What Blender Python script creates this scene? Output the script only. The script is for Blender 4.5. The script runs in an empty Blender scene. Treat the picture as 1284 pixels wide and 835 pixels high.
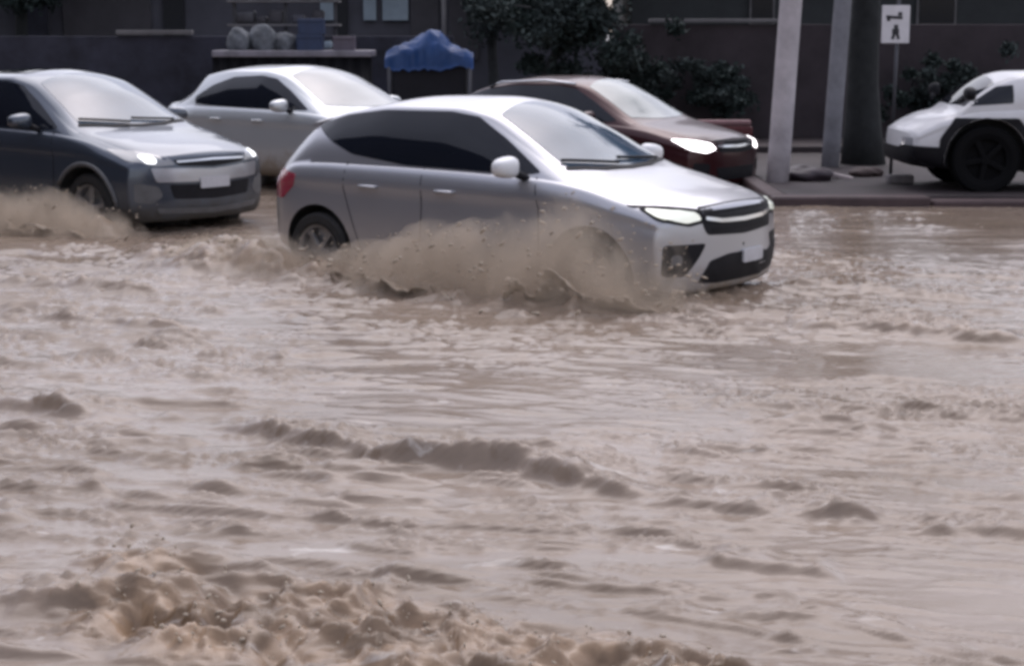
import bpy, bmesh, math, random
import numpy as np
from mathutils import Vector, Matrix
from mathutils.bvhtree import BVHTree
from mathutils.geometry import delaunay_2d_cdt
from bpy_extras.object_utils import world_to_camera_view  # noqa

random.seed(7); rng = np.random.default_rng(11)
S = bpy.context.scene
C = S.collection
R = math.radians

# ---------------------------------------------------------------- camera, sky, sun, exposure
cam_d = bpy.data.cameras.new('camera'); cam = bpy.data.objects.new('camera', cam_d); C.objects.link(cam)
cam.location = (0, 0, 1.78); cam.rotation_euler = (R(90) - 0.1696, 0, 0)
cam_d.sensor_width = 36; cam_d.lens = 2200 / 1284 * 36; cam_d.clip_start = .1; cam_d.clip_end = 6000
S.camera = cam
world = bpy.data.worlds.new('World'); S.world = world; world.use_nodes = True
wn = world.node_tree.nodes; wl = world.node_tree.links
bg = wn['Background']; bg.inputs['Strength'].default_value = .14
sky = wn.new('ShaderNodeTexSky'); sky.sky_type = 'NISHITA'; sky.sun_disc = False
sky.sun_elevation = R(62); sky.sun_rotation = R(8); sky.air_density = 1.6; sky.dust_density = 2.5; sky.ozone_density = 1.5
hsv = wn.new('ShaderNodeHueSaturation'); hsv.inputs['Saturation'].default_value = .38
wl.new(sky.outputs[0], hsv.inputs['Color'])
# an overcast sky: cloud cover evens the blue out to a cool, faintly violet grey
ct = wn.new('ShaderNodeMix'); ct.data_type = 'RGBA'; ct.blend_type = 'MULTIPLY'; ct.inputs[0].default_value = 1
ct.inputs[7].default_value = (1.0, .95, 1.02, 1)
tcw = wn.new('ShaderNodeTexCoord'); cn = wn.new('ShaderNodeTexNoise'); cn.inputs['Scale'].default_value = 2.6; cn.inputs['Detail'].default_value = 4; wl.new(tcw.outputs['Generated'], cn.inputs['Vector'])
cmr = wn.new('ShaderNodeMapRange'); cmr.inputs[1].default_value = .3; cmr.inputs[2].default_value = .7; cmr.inputs[3].default_value = .8; cmr.inputs[4].default_value = 1.25; wl.new(cn.outputs['Fac'], cmr.inputs[0])
cm2 = wn.new('ShaderNodeMix'); cm2.data_type = 'RGBA'; cm2.blend_type = 'MULTIPLY'; cm2.inputs[0].default_value = 1
wl.new(hsv.outputs[0], ct.inputs[6]); wl.new(ct.outputs[2], cm2.inputs[6]); wl.new(cmr.outputs[0], cm2.inputs[7]); wl.new(cm2.outputs[2], bg.inputs['Color'])
sun_d = bpy.data.lights.new('sun', 'SUN'); sun = bpy.data.objects.new('sun', sun_d); C.objects.link(sun)
sun_d.energy = .7; sun_d.angle = R(70); sun_d.color = (1, .97, .93)
sun.rotation_euler = (R(-28), 0, R(-8))
S.view_settings.view_transform = 'Standard'; S.view_settings.look = 'None'
S.view_settings.exposure = 0.63; S.view_settings.gamma = 1; S.view_settings.use_curve_mapping = False
S.render.engine = 'CYCLES'
S.cycles.use_denoising = True
S.cycles.pixel_filter_type = 'BLACKMAN_HARRIS'; S.cycles.filter_width = 3.6
S.cycles.max_bounces = 7; S.cycles.volume_bounces = 5; S.cycles.transparent_max_bounces = 12

# ---------------------------------------------------------------- helpers
def link(name, mesh, mat=None, parent=None):
    o = bpy.data.objects.new(name, mesh); C.objects.link(o)
    if mat is not None:
        for m in (mat if isinstance(mat, (list, tuple)) else [mat]): mesh.materials.append(m)
    if parent is not None: o.parent = parent
    return o

def from_bm(name, bm, mat=None, parent=None, smooth=False, recalc=True):
    if recalc: bmesh.ops.recalc_face_normals(bm, faces=bm.faces)
    me = bpy.data.meshes.new(name); bm.to_mesh(me); bm.free()
    if smooth:
        me.polygons.foreach_set('use_smooth', [True] * len(me.polygons))
    return link(name, me, mat, parent)

def tag(o, label=None, cat=None, group=None, kind=None):
    if label: o['label'] = label
    if cat: o['category'] = cat
    if group: o['group'] = group
    if kind: o['kind'] = kind
    return o

def empty(name, loc, rz=0, label=None, cat=None, group=None):
    o = bpy.data.objects.new(name, None); C.objects.link(o); o.empty_display_size = .2
    o.location = loc; o.rotation_euler = (0, 0, rz)
    return tag(o, label, cat, group)

def bm_box(bm, c, s, rot=None, bevel=0.0):
    r = bmesh.ops.create_cube(bm, size=1)
    vs = r['verts']
    M = Matrix.Translation(c) @ (rot.to_4x4() if rot is not None else Matrix.Identity(4)) @ Matrix.Diagonal((s[0], s[1], s[2], 1))
    bmesh.ops.transform(bm, matrix=M, verts=vs)
    if bevel:
        es = list({e for v in vs for e in v.link_edges})
        bmesh.ops.bevel(bm, geom=es, offset=bevel, segments=2, affect='EDGES', profile=.5)

def bm_tube(bm, pts, rads, n=10, cap=True):
    pts = [Vector(p) for p in pts]; rings = []
    for i, p in enumerate(pts):
        d = (pts[min(i + 1, len(pts) - 1)] - pts[max(i - 1, 0)]).normalized()
        a = d.orthogonal().normalized() if i == 0 else (a - d * a.dot(d)).normalized()
        b = d.cross(a)
        r = rads[i] if hasattr(rads, '__len__') else rads
        rings.append([bm.verts.new(p + (a * math.cos(t) + b * math.sin(t)) * r) for t in [2 * math.pi * k / n for k in range(n)]])
    for q in range(len(rings) - 1):
        for k in range(n):
            bm.faces.new((rings[q][k], rings[q][(k + 1) % n], rings[q + 1][(k + 1) % n], rings[q + 1][k]))
    if cap:
        bm.faces.new(rings[0][::-1]); bm.faces.new(rings[-1])

# value noise in numpy
def _hash(ix, iy, seed):
    n = (ix.astype(np.int64) * 374761393 + iy.astype(np.int64) * 668265263 + seed * 974634777) & 0x7fffffff
    n = ((n ^ (n >> 13)) * 1274126177) & 0x7fffffff
    n = (n ^ (n >> 16)) & 0xffffff
    return n / float(0xffffff)
def vnoise(x, y, seed=0):
    ix = np.floor(x); iy = np.floor(y); fx = x - ix; fy = y - iy
    ux = fx * fx * fx * (fx * (fx * 6 - 15) + 10); uy = fy * fy * fy * (fy * (fy * 6 - 15) + 10)
    a = _hash(ix, iy, seed); b = _hash(ix + 1, iy, seed); c = _hash(ix, iy + 1, seed); d = _hash(ix + 1, iy + 1, seed)
    return (a + (b - a) * ux) * (1 - uy) + (c + (d - c) * ux) * uy
def fbm(x, y, seed=0, oct=4, gain=.5):
    t = np.zeros_like(x); amp = 1.; tot = 0.
    for o in range(oct):
        ca, sa = math.cos(o * .9), math.sin(o * .9)
        t += amp * (vnoise((x * ca - y * sa) * 2 ** o, (x * sa + y * ca) * 2 ** o, seed + o * 17) * 2 - 1); tot += amp; amp *= gain
    return t / tot

# ---------------------------------------------------------------- materials
MATS = {}
def mat(name, color, rough=.6, metal=0., noise=0., scale=6., bump=0., coat=0., spec=.5, ior=1.5, emit=None, dirt=None, rnoise=0.):
    if name in MATS: return MATS[name]
    m = bpy.data.materials.new(name); m.use_nodes = True
    n = m.node_tree.nodes; l = m.node_tree.links; p = n['Principled BSDF']
    p.inputs['Base Color'].default_value = (*color, 1); p.inputs['Roughness'].default_value = rough
    p.inputs['Metallic'].default_value = metal; p.inputs['IOR'].default_value = ior
    p.inputs['Coat Weight'].default_value = coat; p.inputs['Coat Roughness'].default_value = .06
    p.inputs['Specular IOR Level'].default_value = spec
    tc = n.new('ShaderNodeTexCoord')
    if noise or bump or rnoise:
        nt = n.new('ShaderNodeTexNoise'); nt.inputs['Scale'].default_value = scale; nt.inputs['Detail'].default_value = 6
        nt.inputs['Roughness'].default_value = .65
        l.new(tc.outputs['Object'], nt.inputs['Vector'])
    col = None
    if noise:
        mx = n.new('ShaderNodeMix'); mx.data_type = 'RGBA'
        mx.inputs[6].default_value = (*[c * (1 - noise) for c in color], 1); mx.inputs[7].default_value = (*[min(1, c * (1 + noise)) for c in color], 1)
        cr = n.new('ShaderNodeValToRGB'); cr.color_ramp.elements[0].position = .3; cr.color_ramp.elements[1].position = .7
        l.new(nt.outputs['Fac'], cr.inputs[0]); l.new(cr.outputs[0], mx.inputs[0]); col = mx.outputs[2]
    if dirt:                       # mud splashed on low down, in ragged blotches with a shape of their own
        zlo, zhi, dc = dirt
        sp = n.new('ShaderNodeSeparateXYZ'); l.new(tc.outputs['Object'], sp.inputs[0])
        n2 = n.new('ShaderNodeTexNoise'); n2.inputs['Scale'].default_value = 5; n2.inputs['Detail'].default_value = 7; n2.inputs['Roughness'].default_value = .7
        l.new(tc.outputs['Object'], n2.inputs['Vector'])
        mr = n.new('ShaderNodeMapRange'); mr.inputs[1].default_value = zlo; mr.inputs[2].default_value = zhi; mr.inputs[3].default_value = .75; mr.inputs[4].default_value = -.25
        l.new(sp.outputs['Z'], mr.inputs[0])
        ad = n.new('ShaderNodeMath'); ad.operation = 'ADD'; l.new(mr.outputs[0], ad.inputs[0]); l.new(n2.outputs['Fac'], ad.inputs[1])
        c2 = n.new('ShaderNodeMapRange'); c2.inputs[1].default_value = .5; c2.inputs[2].default_value = .9; c2.clamp = True
        l.new(ad.outputs[0], c2.inputs[0])
        m2 = n.new('ShaderNodeMix'); m2.data_type = 'RGBA'; m2.inputs[7].default_value = (*dc, 1)
        if col is None: m2.inputs[6].default_value = (*color, 1)
        else: l.new(col, m2.inputs[6])
        l.new(c2.outputs[0], m2.inputs[0]); col = m2.outputs[2]
        r2 = n.new('ShaderNodeMapRange'); r2.inputs[3].default_value = rough; r2.inputs[4].default_value = .8
        l.new(c2.outputs[0], r2.inputs[0]); l.new(r2.outputs[0], p.inputs['Roughness'])
        if metal:
            r3 = n.new('ShaderNodeMapRange'); r3.inputs[3].default_value = metal; r3.inputs[4].default_value = 0
            l.new(c2.outputs[0], r3.inputs[0]); l.new(r3.outputs[0], p.inputs['Metallic'])
        if coat:
            r4 = n.new('ShaderNodeMapRange'); r4.inputs[3].default_value = coat; r4.inputs[4].default_value = 0
            l.new(c2.outputs[0], r4.inputs[0]); l.new(r4.outputs[0], p.inputs['Coat Weight'])
    if col is not None: l.new(col, p.inputs['Base Color'])
    if bump:
        b = n.new('ShaderNodeBump'); b.inputs['Strength'].default_value = bump; b.inputs['Distance'].default_value = .02
        l.new(nt.outputs['Fac'], b.inputs['Height']); l.new(b.outputs[0], p.inputs['Normal'])
    if emit:
        p.inputs['Emission Color'].default_value = (*emit[0], 1); p.inputs['Emission Strength'].default_value = emit[1]
    MATS[name] = m; return m

MUD = (.27, .225, .18)
mirror_m = mat('mirror_shell', (.66, .67, .69), .35, coat=.3)
paint_silver = mat('silver_paint', (.43, .435, .465), .33, .72, coat=.35, dirt=(.05, .5, MUD))
paint_dark = mat('dark_paint', (.066, .080, .106), .28, .6, coat=.7, dirt=(.1, .6, (.05, .045, .04)))
paint_red = mat('dark_red_paint', (.034, .004, .0065), .3, .3, coat=.25, dirt=(.0, .4, (.06, .03, .03)))
paint_grey = mat('pale_silver_paint', (.50, .52, .54), .3, .5, coat=.6, dirt=(.1, .7, MUD))
paint_white = mat('white_paint', (.60, .60, .62), .45, 0, noise=.08, scale=3, coat=.4, dirt=(-.05, .42, (.2, .17, .15)))
glass_dark = mat('tinted_glass', (.008, .010, .016), .06, spec=.35)
glass_wet_sky = mat('wet_sky_windscreen', (.04, .07, .11), .10, noise=.18, scale=2.2, bump=.05, ior=1.5, coat=.25)  # wet glass whose blue-grey base colour stands in for reflected sky
black_plastic = mat('black_plastic', (.009, .009, .012), .6, noise=.2, scale=20, spec=.2)
grey_plastic = mat('grey_plastic', (.10, .10, .105), .5, noise=.2, scale=10)
chrome = mat('chrome', (.62, .63, .66), .18, 1.)
rubber = mat('tyre_rubber', (.022, .021, .021), .8, noise=.3, scale=30, bump=.3)
alloy = mat('wheel_alloy', (.33, .33, .34), .35, .8, noise=.15)
well = mat('wheel_well', (.010, .010, .011), .9)
plate_m = mat('plate_white', (.50, .50, .53), .4, noise=.08, scale=30)
lamp_lens = mat('lamp_lens', (.25, .26, .28), .1, 0, coat=1.)
lamp_soft = mat('lit_headlamp', (.7, .72, .68), .15, coat=1., emit=((.97, 1., .84), .3))
lamp_on = mat('bright_headlamp', (.8, .8, .8), .15, emit=((1, .93, .97), 3.2))
lamp_point = mat('lit_lamp_point', (.8, .8, .8), .15, emit=((.95, .97, 1), 1.0))
tail_red = mat('tail_lamp_red', (.30, .030, .055), .25, coat=1., noise=.2)
mud_film = mat('mud_film', MUD, .8, noise=.2)

# ---------------------------------------------------------------- cars
def pchip(xs, ys, xq):
    xs = np.asarray(xs, float); ys = np.asarray(ys, float); h = np.diff(xs); d = np.diff(ys) / h
    m = np.zeros_like(xs)
    for i in range(1, len(xs) - 1):
        if d[i - 1] * d[i] > 0:
            w1 = 2 * h[i] + h[i - 1]; w2 = h[i] + 2 * h[i - 1]; m[i] = (w1 + w2) / (w1 / d[i - 1] + w2 / d[i])
    m[0] = d[0]; m[-1] = d[-1]
    k = np.clip(np.searchsorted(xs, xq) - 1, 0, len(xs) - 2); t = (xq - xs[k]) / h[k]
    return ((2 * t**3 - 3 * t**2 + 1) * ys[k] + (t**3 - 2 * t**2 + t) * h[k] * m[k] + (-2 * t**3 + 3 * t**2) * ys[k + 1] + (t**3 - t**2) * h[k] * m[k + 1])

def section(zb, hw, zw, zs, ws, zr, wr, zt):
    """half section from the middle of the floor pan round to the middle of the top"""
    P = [(0, zb), (hw * .45, zb), (hw * .84, zb), (hw * .94, zb + .035), (hw * .975, zb + .10)]
    for t in np.linspace(.2, 1, 5):                                  # lower door to waist
        P.append((hw * .975 + (hw - hw * .975) * math.sin(t * math.pi / 2), zb + .10 + (zw - zb - .10) * t))
    for t in np.linspace(.08, 1, 14):                                # waist to belt, curling in, with a pressed crease
        P.append((hw - (hw - ws) * (1 - math.cos(t * math.pi / 2)) ** .9 + (.016 * max(0, 1 - abs(t - .52) / .16) if t < .52 else .016 * max(0, 1 - (t - .52) / .38)), zw + (zs - zw) * math.sin(t * math.pi / 2) ** .95))
    bow = .035 * min(1., max(0., (zr - zs) / .35))
    for t in np.linspace(.12, .94, 8):                               # side of the cabin
        P.append((ws + (wr - ws) * t + bow * math.sin(t * math.pi), zs + (zr - zs) * t))
    P += [(wr + (0.0), zr - .004), (wr * .975, zr + (zt - zr) * .16)]
    for t in np.linspace(.15, 1, 8):                                 # roof or bonnet skin
        y = wr * .975 * (1 - t); P.append((y, zr + (zt - zr) * (.16 + .84 * (1 - (1 - t) ** 2.0))))
    return P

def sstep(a, b, x):
    t = min(1., max(0., (x - a) / (b - a))); return t * t * (3 - 2 * t)

class Car:
    def __init__(self, st, front, rear):
        self.st = np.array(st, float); self.front = front; self.rear = rear
        self.x0, self.x1 = self.st[0, 0], self.st[-1, 0]
        self.build()
    def bend(self, x, y, z):
        f, r = self.front, self.rear
        rf = sstep(self.x1 - f['len'], self.x1, x); rr = sstep(self.x0 + r['len'], self.x0, x)
        def off(e):
            v = e['plan'] * (abs(y) / e['hw']) ** e['pow']
            v += e['top'] * (max(0, z - e['zmid']) / .25) ** 2 + e['bot'] * (max(0, e['zlow'] - z) / .2) ** 2
            return v
        return Vector((x - rf * off(f) + rr * off(r), y, z))
    def build(self):
        xs = np.concatenate([np.linspace(self.x0, self.x1, 120)])
        cols = [pchip(self.st[:, 0], self.st[:, k], xs) for k in range(1, 9)]
        bm = bmesh.new(); rings = []
        def ring(x, P):
            full = [self.bend(x, -y, z) for y, z in P] + [self.bend(x, y, z) for y, z in P[-2:0:-1]]
            return [bm.verts.new(v) for v in full]
        secs = [section(*[c[i] for c in cols]) for i in range(len(xs))]
        def scaled(P, s):
            zc = .5 * (P[0][1] + P[-1][1]); return [(y * s, zc + (z - zc) * s) for y, z in P]
        steps = [(.0, .05), (.0, .3), (.0, .55), (.0, .75), (.0, .88), (.0, .95), (-.012, .985)]
        for (dx, s) in steps: rings.append(ring(self.x0 - (.012 + dx), scaled(secs[0], s)))
        for i, x in enumerate(xs): rings.append(ring(x, secs[i]))
        for (dx, s) in steps[::-1]: rings.append(ring(self.x1 + (.012 + dx), scaled(secs[-1], s)))
        n = len(rings[0])
        for a, b in zip(rings[:-1], rings[1:]):
            for k in range(n): bm.faces.new((a[k], a[(k + 1) % n], b[(k + 1) % n], b[k]))
        bm.faces.new(rings[0]); bm.faces.new(rings[-1][::-1])
        bmesh.ops.recalc_face_normals(bm, faces=bm.faces)
        self.bvh = BVHTree.FromBMesh(bm); self.bm = bm
    def body(self, wheels, r, paint, parent, label=None):
        me = bpy.data.meshes.new('body'); self.bm.to_mesh(me)
        o = link('body', me, [paint, well], parent)
        tmp = []
        for (wx, wz) in wheels:
            for s in (-1, 1):
                b = bmesh.new(); bmesh.ops.create_cone(b, cap_ends=True, segments=40, radius1=r, radius2=r, depth=.46)
                bmesh.ops.transform(b, matrix=Matrix.Translation((wx, s * .83, wz)) @ Matrix.Rotation(R(90), 4, 'X'), verts=b.verts)
                m2 = bpy.data.meshes.new('cut'); b.to_mesh(m2); b.free()
                c = link('cut', m2); tmp.append(c)
                md = o.modifiers.new('b', 'BOOLEAN'); md.operation = 'DIFFERENCE'; md.object = c; md.solver = 'EXACT'
        P0 = parent; o.parent = None
        bpy.context.view_layer.update(); dg = bpy.context.evaluated_depsgraph_get()
        nm = bpy.data.meshes.new_from_object(o.evaluated_get(dg)); o.modifiers.clear(); o.data = nm; o.parent = P0; nm.name = 'body'
        while len(nm.materials) > 0: nm.materials.pop()
        nm.materials.append(paint); nm.materials.append(well)
        for c in tmp: bpy.data.objects.remove(c)
        for p in nm.polygons:
            p.use_smooth = True; p.material_index = 0
            for (wx, wz) in wheels:
                ds = [abs(math.hypot(nm.vertices[i].co.x - wx, nm.vertices[i].co.z - wz) - r) for i in p.vertices]
                inn = all(math.hypot(nm.vertices[i].co.x - wx, nm.vertices[i].co.z - wz) < r + .004 for i in p.vertices)
                if inn and (max(ds) < .006 or abs(p.normal.y) > .98 and abs(abs(p.center.y) - .60) < .02):
                    p.material_index = 1; p.use_smooth = False
        nm.set_sharp_from_angle(angle=R(52))
        return o
    def panel(self, name, poly, view, material, parent, d=.006, side=-1, rnd=.03, grid=.04, depth=.03):
        """a plate of real thickness lying on the body, its outline given in side (x,z), front/rear (y,z) or top (x,y)"""
        P = round_poly(poly, rnd)
        xs = [p[0] for p in P]; ys = [p[1] for p in P]; nb = len(P)
        pts = [Vector(p) for p in P]
        gx = np.arange(min(xs) + grid / 2, max(xs), grid); gy = np.arange(min(ys) + grid / 2, max(ys), grid)
        for a in gx:
            for b in gy:
                if inside(a, b, P, .3 * grid): pts.append(Vector((a, b)))
        vo, eo, fo, ov, oe, of = delaunay_2d_cdt(pts, [(i, (i + 1) % nb) for i in range(nb)], [list(range(nb))], 1, 1e-5)
        bm = bmesh.new(); top = []; low = []
        for v in vo:
            if view == 'side': o, dr = Vector((v.x, side * 3, v.y)), Vector((0, -side, 0))
            elif view == 'front': o, dr = Vector((6, v.x, v.y)), Vector((-1, 0, 0))
            elif view == 'rear': o, dr = Vector((-6, v.x, v.y)), Vector((1, 0, 0))
            else: o, dr = Vector((v.x, v.y, 4)), Vector((0, 0, -1))
            h = self.bvh.ray_cast(o, dr)
            if h[0] is None:
                h = self.bvh.find_nearest(o + dr * 2.2 if view == 'side' else o + dr * 4)
            loc, nr = h[0], h[1]
            if nr.dot(dr) > 0: nr = -nr
            top.append(bm.verts.new(loc + nr * d)); low.append(loc - nr * depth)
        bnd = {}
        for f in fo:
            try: bm.faces.new([top[i] for i in f])
            except ValueError: pass
        bm.verts.index_update(); idx = {v: i for i, v in enumerate(top)}
        be = [e for e in bm.edges if len(e.link_faces) == 1]
        lv = {}
        for e in be:
            for v in e.verts:
                if v not in lv: lv[v] = bm.verts.new(low[idx[v]])
        for e in be: bm.faces.new((e.verts[0], e.verts[1], lv[e.verts[1]], lv[e.verts[0]]))
        loose = [v for v in bm.verts if not v.link_faces]
        bmesh.ops.delete(bm, geom=loose, context='VERTS')
        o = from_bm(name, bm, material, parent, smooth=True)
        o.data.set_sharp_from_angle(angle=R(40)); return o

def inside(x, y, P, m=0):
    c = False; j = len(P) - 1
    for i in range(len(P)):
        if (P[i][1] > y) != (P[j][1] > y) and x < (P[j][0] - P[i][0]) * (y - P[i][1]) / (P[j][1] - P[i][1]) + P[i][0]: c = not c
        j = i
    if c and m:
        for i in range(len(P)):
            a, b = P[i - 1], P[i]; dx, dy = b[0] - a[0], b[1] - a[1]; L = dx * dx + dy * dy
            t = 0 if L == 0 else max(0, min(1, ((x - a[0]) * dx + (y - a[1]) * dy) / L))
            if math.hypot(x - a[0] - t * dx, y - a[1] - t * dy) < m: return False
    return c

def round_poly(poly, r, n=4):
    out = []; N = len(poly)
    for i in range(N):
        p0, p, p1 = Vector(poly[i - 1]), Vector(poly[i]), Vector(poly[(i + 1) % N])
        a = p0 - p; b = p1 - p; q = min(r, a.length * .45, b.length * .45)
        A = p + a.normalized() * q; B = p + b.normalized() * q
        if q < 1e-4: out.append(tuple(p)); continue
        for k in range(n + 1):
            t = k / n; v = A * (1 - t) ** 2 + p * 2 * t * (1 - t) + B * t * t
            out.append((v.x, v.y))
    # subdivide long edges so the outline follows the curve of the body
    res = []
    for i in range(len(out)):
        a, b = out[i], out[(i + 1) % len(out)]; L = math.hypot(a[0] - b[0], a[1] - b[1]); k = max(1, int(L / .05))
        if L < 1e-5: continue
        for q in range(k): res.append((a[0] + (b[0] - a[0]) * q / k, a[1] + (b[1] - a[1]) * q / k))
    return res

WHEEL = {}
def wheel_meshes(r, w):
    key = (r, w)
    if key in WHEEL: return WHEEL[key]
    def lathe(prof, n=40):
        bm = bmesh.new(); rr = []
        for k in range(n):
            t = 2 * math.pi * k / n; rr.append([bm.verts.new((a * math.cos(t), y, a * math.sin(t))) for a, y in prof])
        for k in range(n):
            for q in range(len(prof) - 1): bm.faces.new((rr[k][q], rr[(k + 1) % n][q], rr[(k + 1) % n][q + 1], rr[k][q + 1]))
        return bm
    h = w / 2; ri = r * .68
    t = lathe([(ri, -h * .86), (ri * 1.12, -h), (r * .93, -h), (r, -h * .72), (r, h * .72), (r * .93, h), (ri * 1.12, h), (ri, h * .86), (ri, -h * .86)])
    bmesh.ops.remove_doubles(t, verts=t.verts, dist=1e-5); bmesh.ops.recalc_face_normals(t, faces=t.faces)
    mt = bpy.data.meshes.new('tyre'); t.to_mesh(mt); t.free(); mt.materials.append(rubber)
    b = lathe([(ri * .90, -h * .8), (ri * 1.0, -h * .9), (ri, h * .8), (ri * .86, h * .8), (ri * .86, -h * .6), (ri * .9, -h * .8)])
    for k in range(5):                                               # spokes
        q = Matrix.Rotation(2 * math.pi * k / 5, 3, 'Y')
        bm_box(b, q @ Vector((0, -h * .62, ri * .5)), (ri * .24, .03, ri * .85), q, .008)
    bmesh.ops.create_circle(b, cap_ends=True, segments=32, radius=ri * .9, matrix=Matrix.Translation((0, -h * .25, 0)) @ Matrix.Rotation(R(90), 4, 'X'))
    bmesh.ops.recalc_face_normals(b, faces=b.faces)
    mr = bpy.data.meshes.new('rim'); b.to_mesh(mr); b.free(); mr.materials.append(alloy)
    u = bmesh.new(); bmesh.ops.create_cone(u, cap_ends=True, segments=20, radius1=ri * .24, radius2=ri * .2, depth=w * .85)
    bmesh.ops.rotate(u, matrix=Matrix.Rotation(R(90), 3, 'X'), verts=u.verts)
    mh = bpy.data.meshes.new('wheel'); u.to_mesh(mh); u.free(); mh.materials.append(alloy)
    WHEEL[key] = (mh, mt, mr); return WHEEL[key]

def add_wheels(root, axles, r, w, track, rim_mat=None):
    mh, mt, mr = wheel_meshes(r, w)
    if rim_mat: mr.materials[0] = rim_mat; mh.materials[0] = rim_mat; mt.materials[0] = rim_mat
    for (wx, wz) in axles:
        for s in (-1, 1):
            o = link('wheel', mh, None, root); o.location = (wx, s * track, wz)
            o.rotation_euler = (0, random.random() * 2, 0) if s < 0 else (0, random.random() * 2, math.pi)
            link('tyre', mt, None, o); link('rim', mr, None, o)

def mirror_part(root, x, y, z, s, m_shell, sc=1.):
    bm = bmesh.new()
    bmesh.ops.create_icosphere(bm, subdivisions=3, radius=1)
    for v in bm.verts:
        c = v.co; c = Vector([math.copysign(abs(q_) ** .72, q_) for q_ in c]); k = 1 if c.x > 0 else .45
        v.co = Vector((c.x * .085 * k, c.y * .125, c.z * .075 * (1 - .18 * s * c.y)))
    bmesh.ops.transform(bm, matrix=Matrix.Translation((x, s * y, z)) @ Matrix.Scale(sc, 4), verts=bm.verts)
    o = from_bm('door_mirror', bm, m_shell, root, smooth=True)
    b2 = bmesh.new(); bm_tube(b2, [(x + .04, s * (y - .09), z - .045), (x + .09, s * (y - .20), z - .10)], [.03, .026], 8)
    from_bm('mirror_arm', b2, black_plastic, o, smooth=True)
    return o

def seam(car, pts, root_obj, name='door_seam', w=.006):
    """one strip"""
    poly = [(a - w, b) if True else (a, b) for a, b in pts] + [(a + w, b) for a, b in pts[::-1]]
    return car.panel(name, poly, 'side', black_plastic, root_obj, d=.0015, rnd=0, grid=.5, depth=.004)

def handle(root, car, x, z, side, m):
    h = car.bvh.ray_cast(Vector((x, side * 3, z)), Vector((0, -side, 0)))
    y = h[0].y
    bm = bmesh.new(); bm_tube(bm, [(x - .09, y - side * .005, z), (x - .07, y + side * .03, z), (x + .07, y + side * .032, z), (x + .09, y - side * .005, z)], [.012, .014, .014, .012], 8)
    return from_bm('door_handle', bm, m, root, smooth=True)

#        x     zb   hw   zw   zs    ws    zr    wr    zt
HERO = [(-1.93, .30, .72, .62, .84, .66, .90, .58, .92),
        (-1.84, .27, .785, .60, .91, .70, .985, .61, 1.01),
        (-1.66, .25, .825, .58, .96, .74, 1.13, .60, 1.17),
        (-1.45, .22, .84, .55, .975, .765, 1.26, .575, 1.315),
        (-1.10, .20, .85, .52, .985, .78, 1.355, .575, 1.42),
        (-.60, .19, .855, .50, .985, .785, 1.412, .58, 1.488),
        (-.10, .19, .855, .50, .98, .785, 1.412, .58, 1.495),
        (.20, .19, .855, .50, .975, .785, 1.365, .58, 1.462),
        (.55, .19, .855, .50, .965, .785, 1.205, .625, 1.325),
        (.82, .19, .85, .50, .955, .78, 1.065, .675, 1.16),
        (1.00, .19, .85, .52, .94, .775, .985, .71, 1.05),
        (1.12, .19, .85, .53, .925, .77, .955, .71, .995),
        (1.50, .20, .845, .55, .865, .755, .89, .69, .935),
        (1.85, .21, .825, .56, .80, .735, .825, .66, .87),
        (2.02, .22, .80, .56, .735, .715, .76, .64, .80)]
FR = dict(len=.9, plan=.20, hw=.80, pow=2.6, top=.05, zmid=.58, bot=.05, zlow=.40)
RR = dict(len=.7, plan=.14, hw=.75, pow=2.4, top=-.0, zmid=9, bot=.04, zlow=.40)

def variant(st, sx=1., sy=1., sz=1., zroof=1.):
    out = []
    for r in st:
        x, zb, hw, zw, zs, ws, zr, wr, zt = r
        out.append((x * sx, zb * sz, hw * sy, zw * sz, zs * sz, ws * sy, zs * sz + (zr - zs) * sz * zroof, wr * sy, zs * sz + (zt - zs) * sz * zroof))
    return out
def sc2(poly, a, b): return [(x * a, y * b) for x, y in poly]

# --- the silver hatchback in the middle
YAW = R(-36.9)
def wz(l): return l
hero = empty('hatchback_car', (0, 13.46, -.195), YAW, 'silver hatchback ploughing through the brown flood in the middle, throwing up spray', 'car')
hc = Car(HERO, FR, RR)
AX = [(-1.26, .30), (1.28, .30)]
hc.body(AX, .365, paint_silver, hero)
DLO = [(-1.46, 1.255), (-1.15, 1.345), (-.75, 1.392), (-.1, 1.397), (.15, 1.365), (.43, 1.225), (.82, 1.0), (.72, .985), (.45, .985), (-.4, 1.00), (-.95, 1.06), (-1.2, 1.145)]
for s in (-1, 1):
    hc.panel('side_window', DLO, 'side', glass_dark, hero, d=.004, side=s, rnd=.03)
WS = [(.93, -.60), (1.03, -.3), (1.06, 0), (1.03, .3), (.93, .60), (.27, .50), (.22, .25), (.20, 0), (.22, -.25), (.27, -.50)]
hc.panel('windscreen', WS, 'top', glass_wet_sky, hero, d=.004, rnd=.03)
hc.panel('cowl', [(.965, -.64), (1.075, -.3), (1.105, 0), (1.075, .3), (.965, .64), (.935, .62), (1.035, .3), (1.062, 0), (1.035, -.3), (.935, -.62)], 'top', black_plastic, hero, d=.008, rnd=.008)
hc.panel('rear_window', [(-.52, 1.24), (.52, 1.24), (.58, 1.04), (-.58, 1.04)], 'rear', glass_dark, hero, d=.004)
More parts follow.
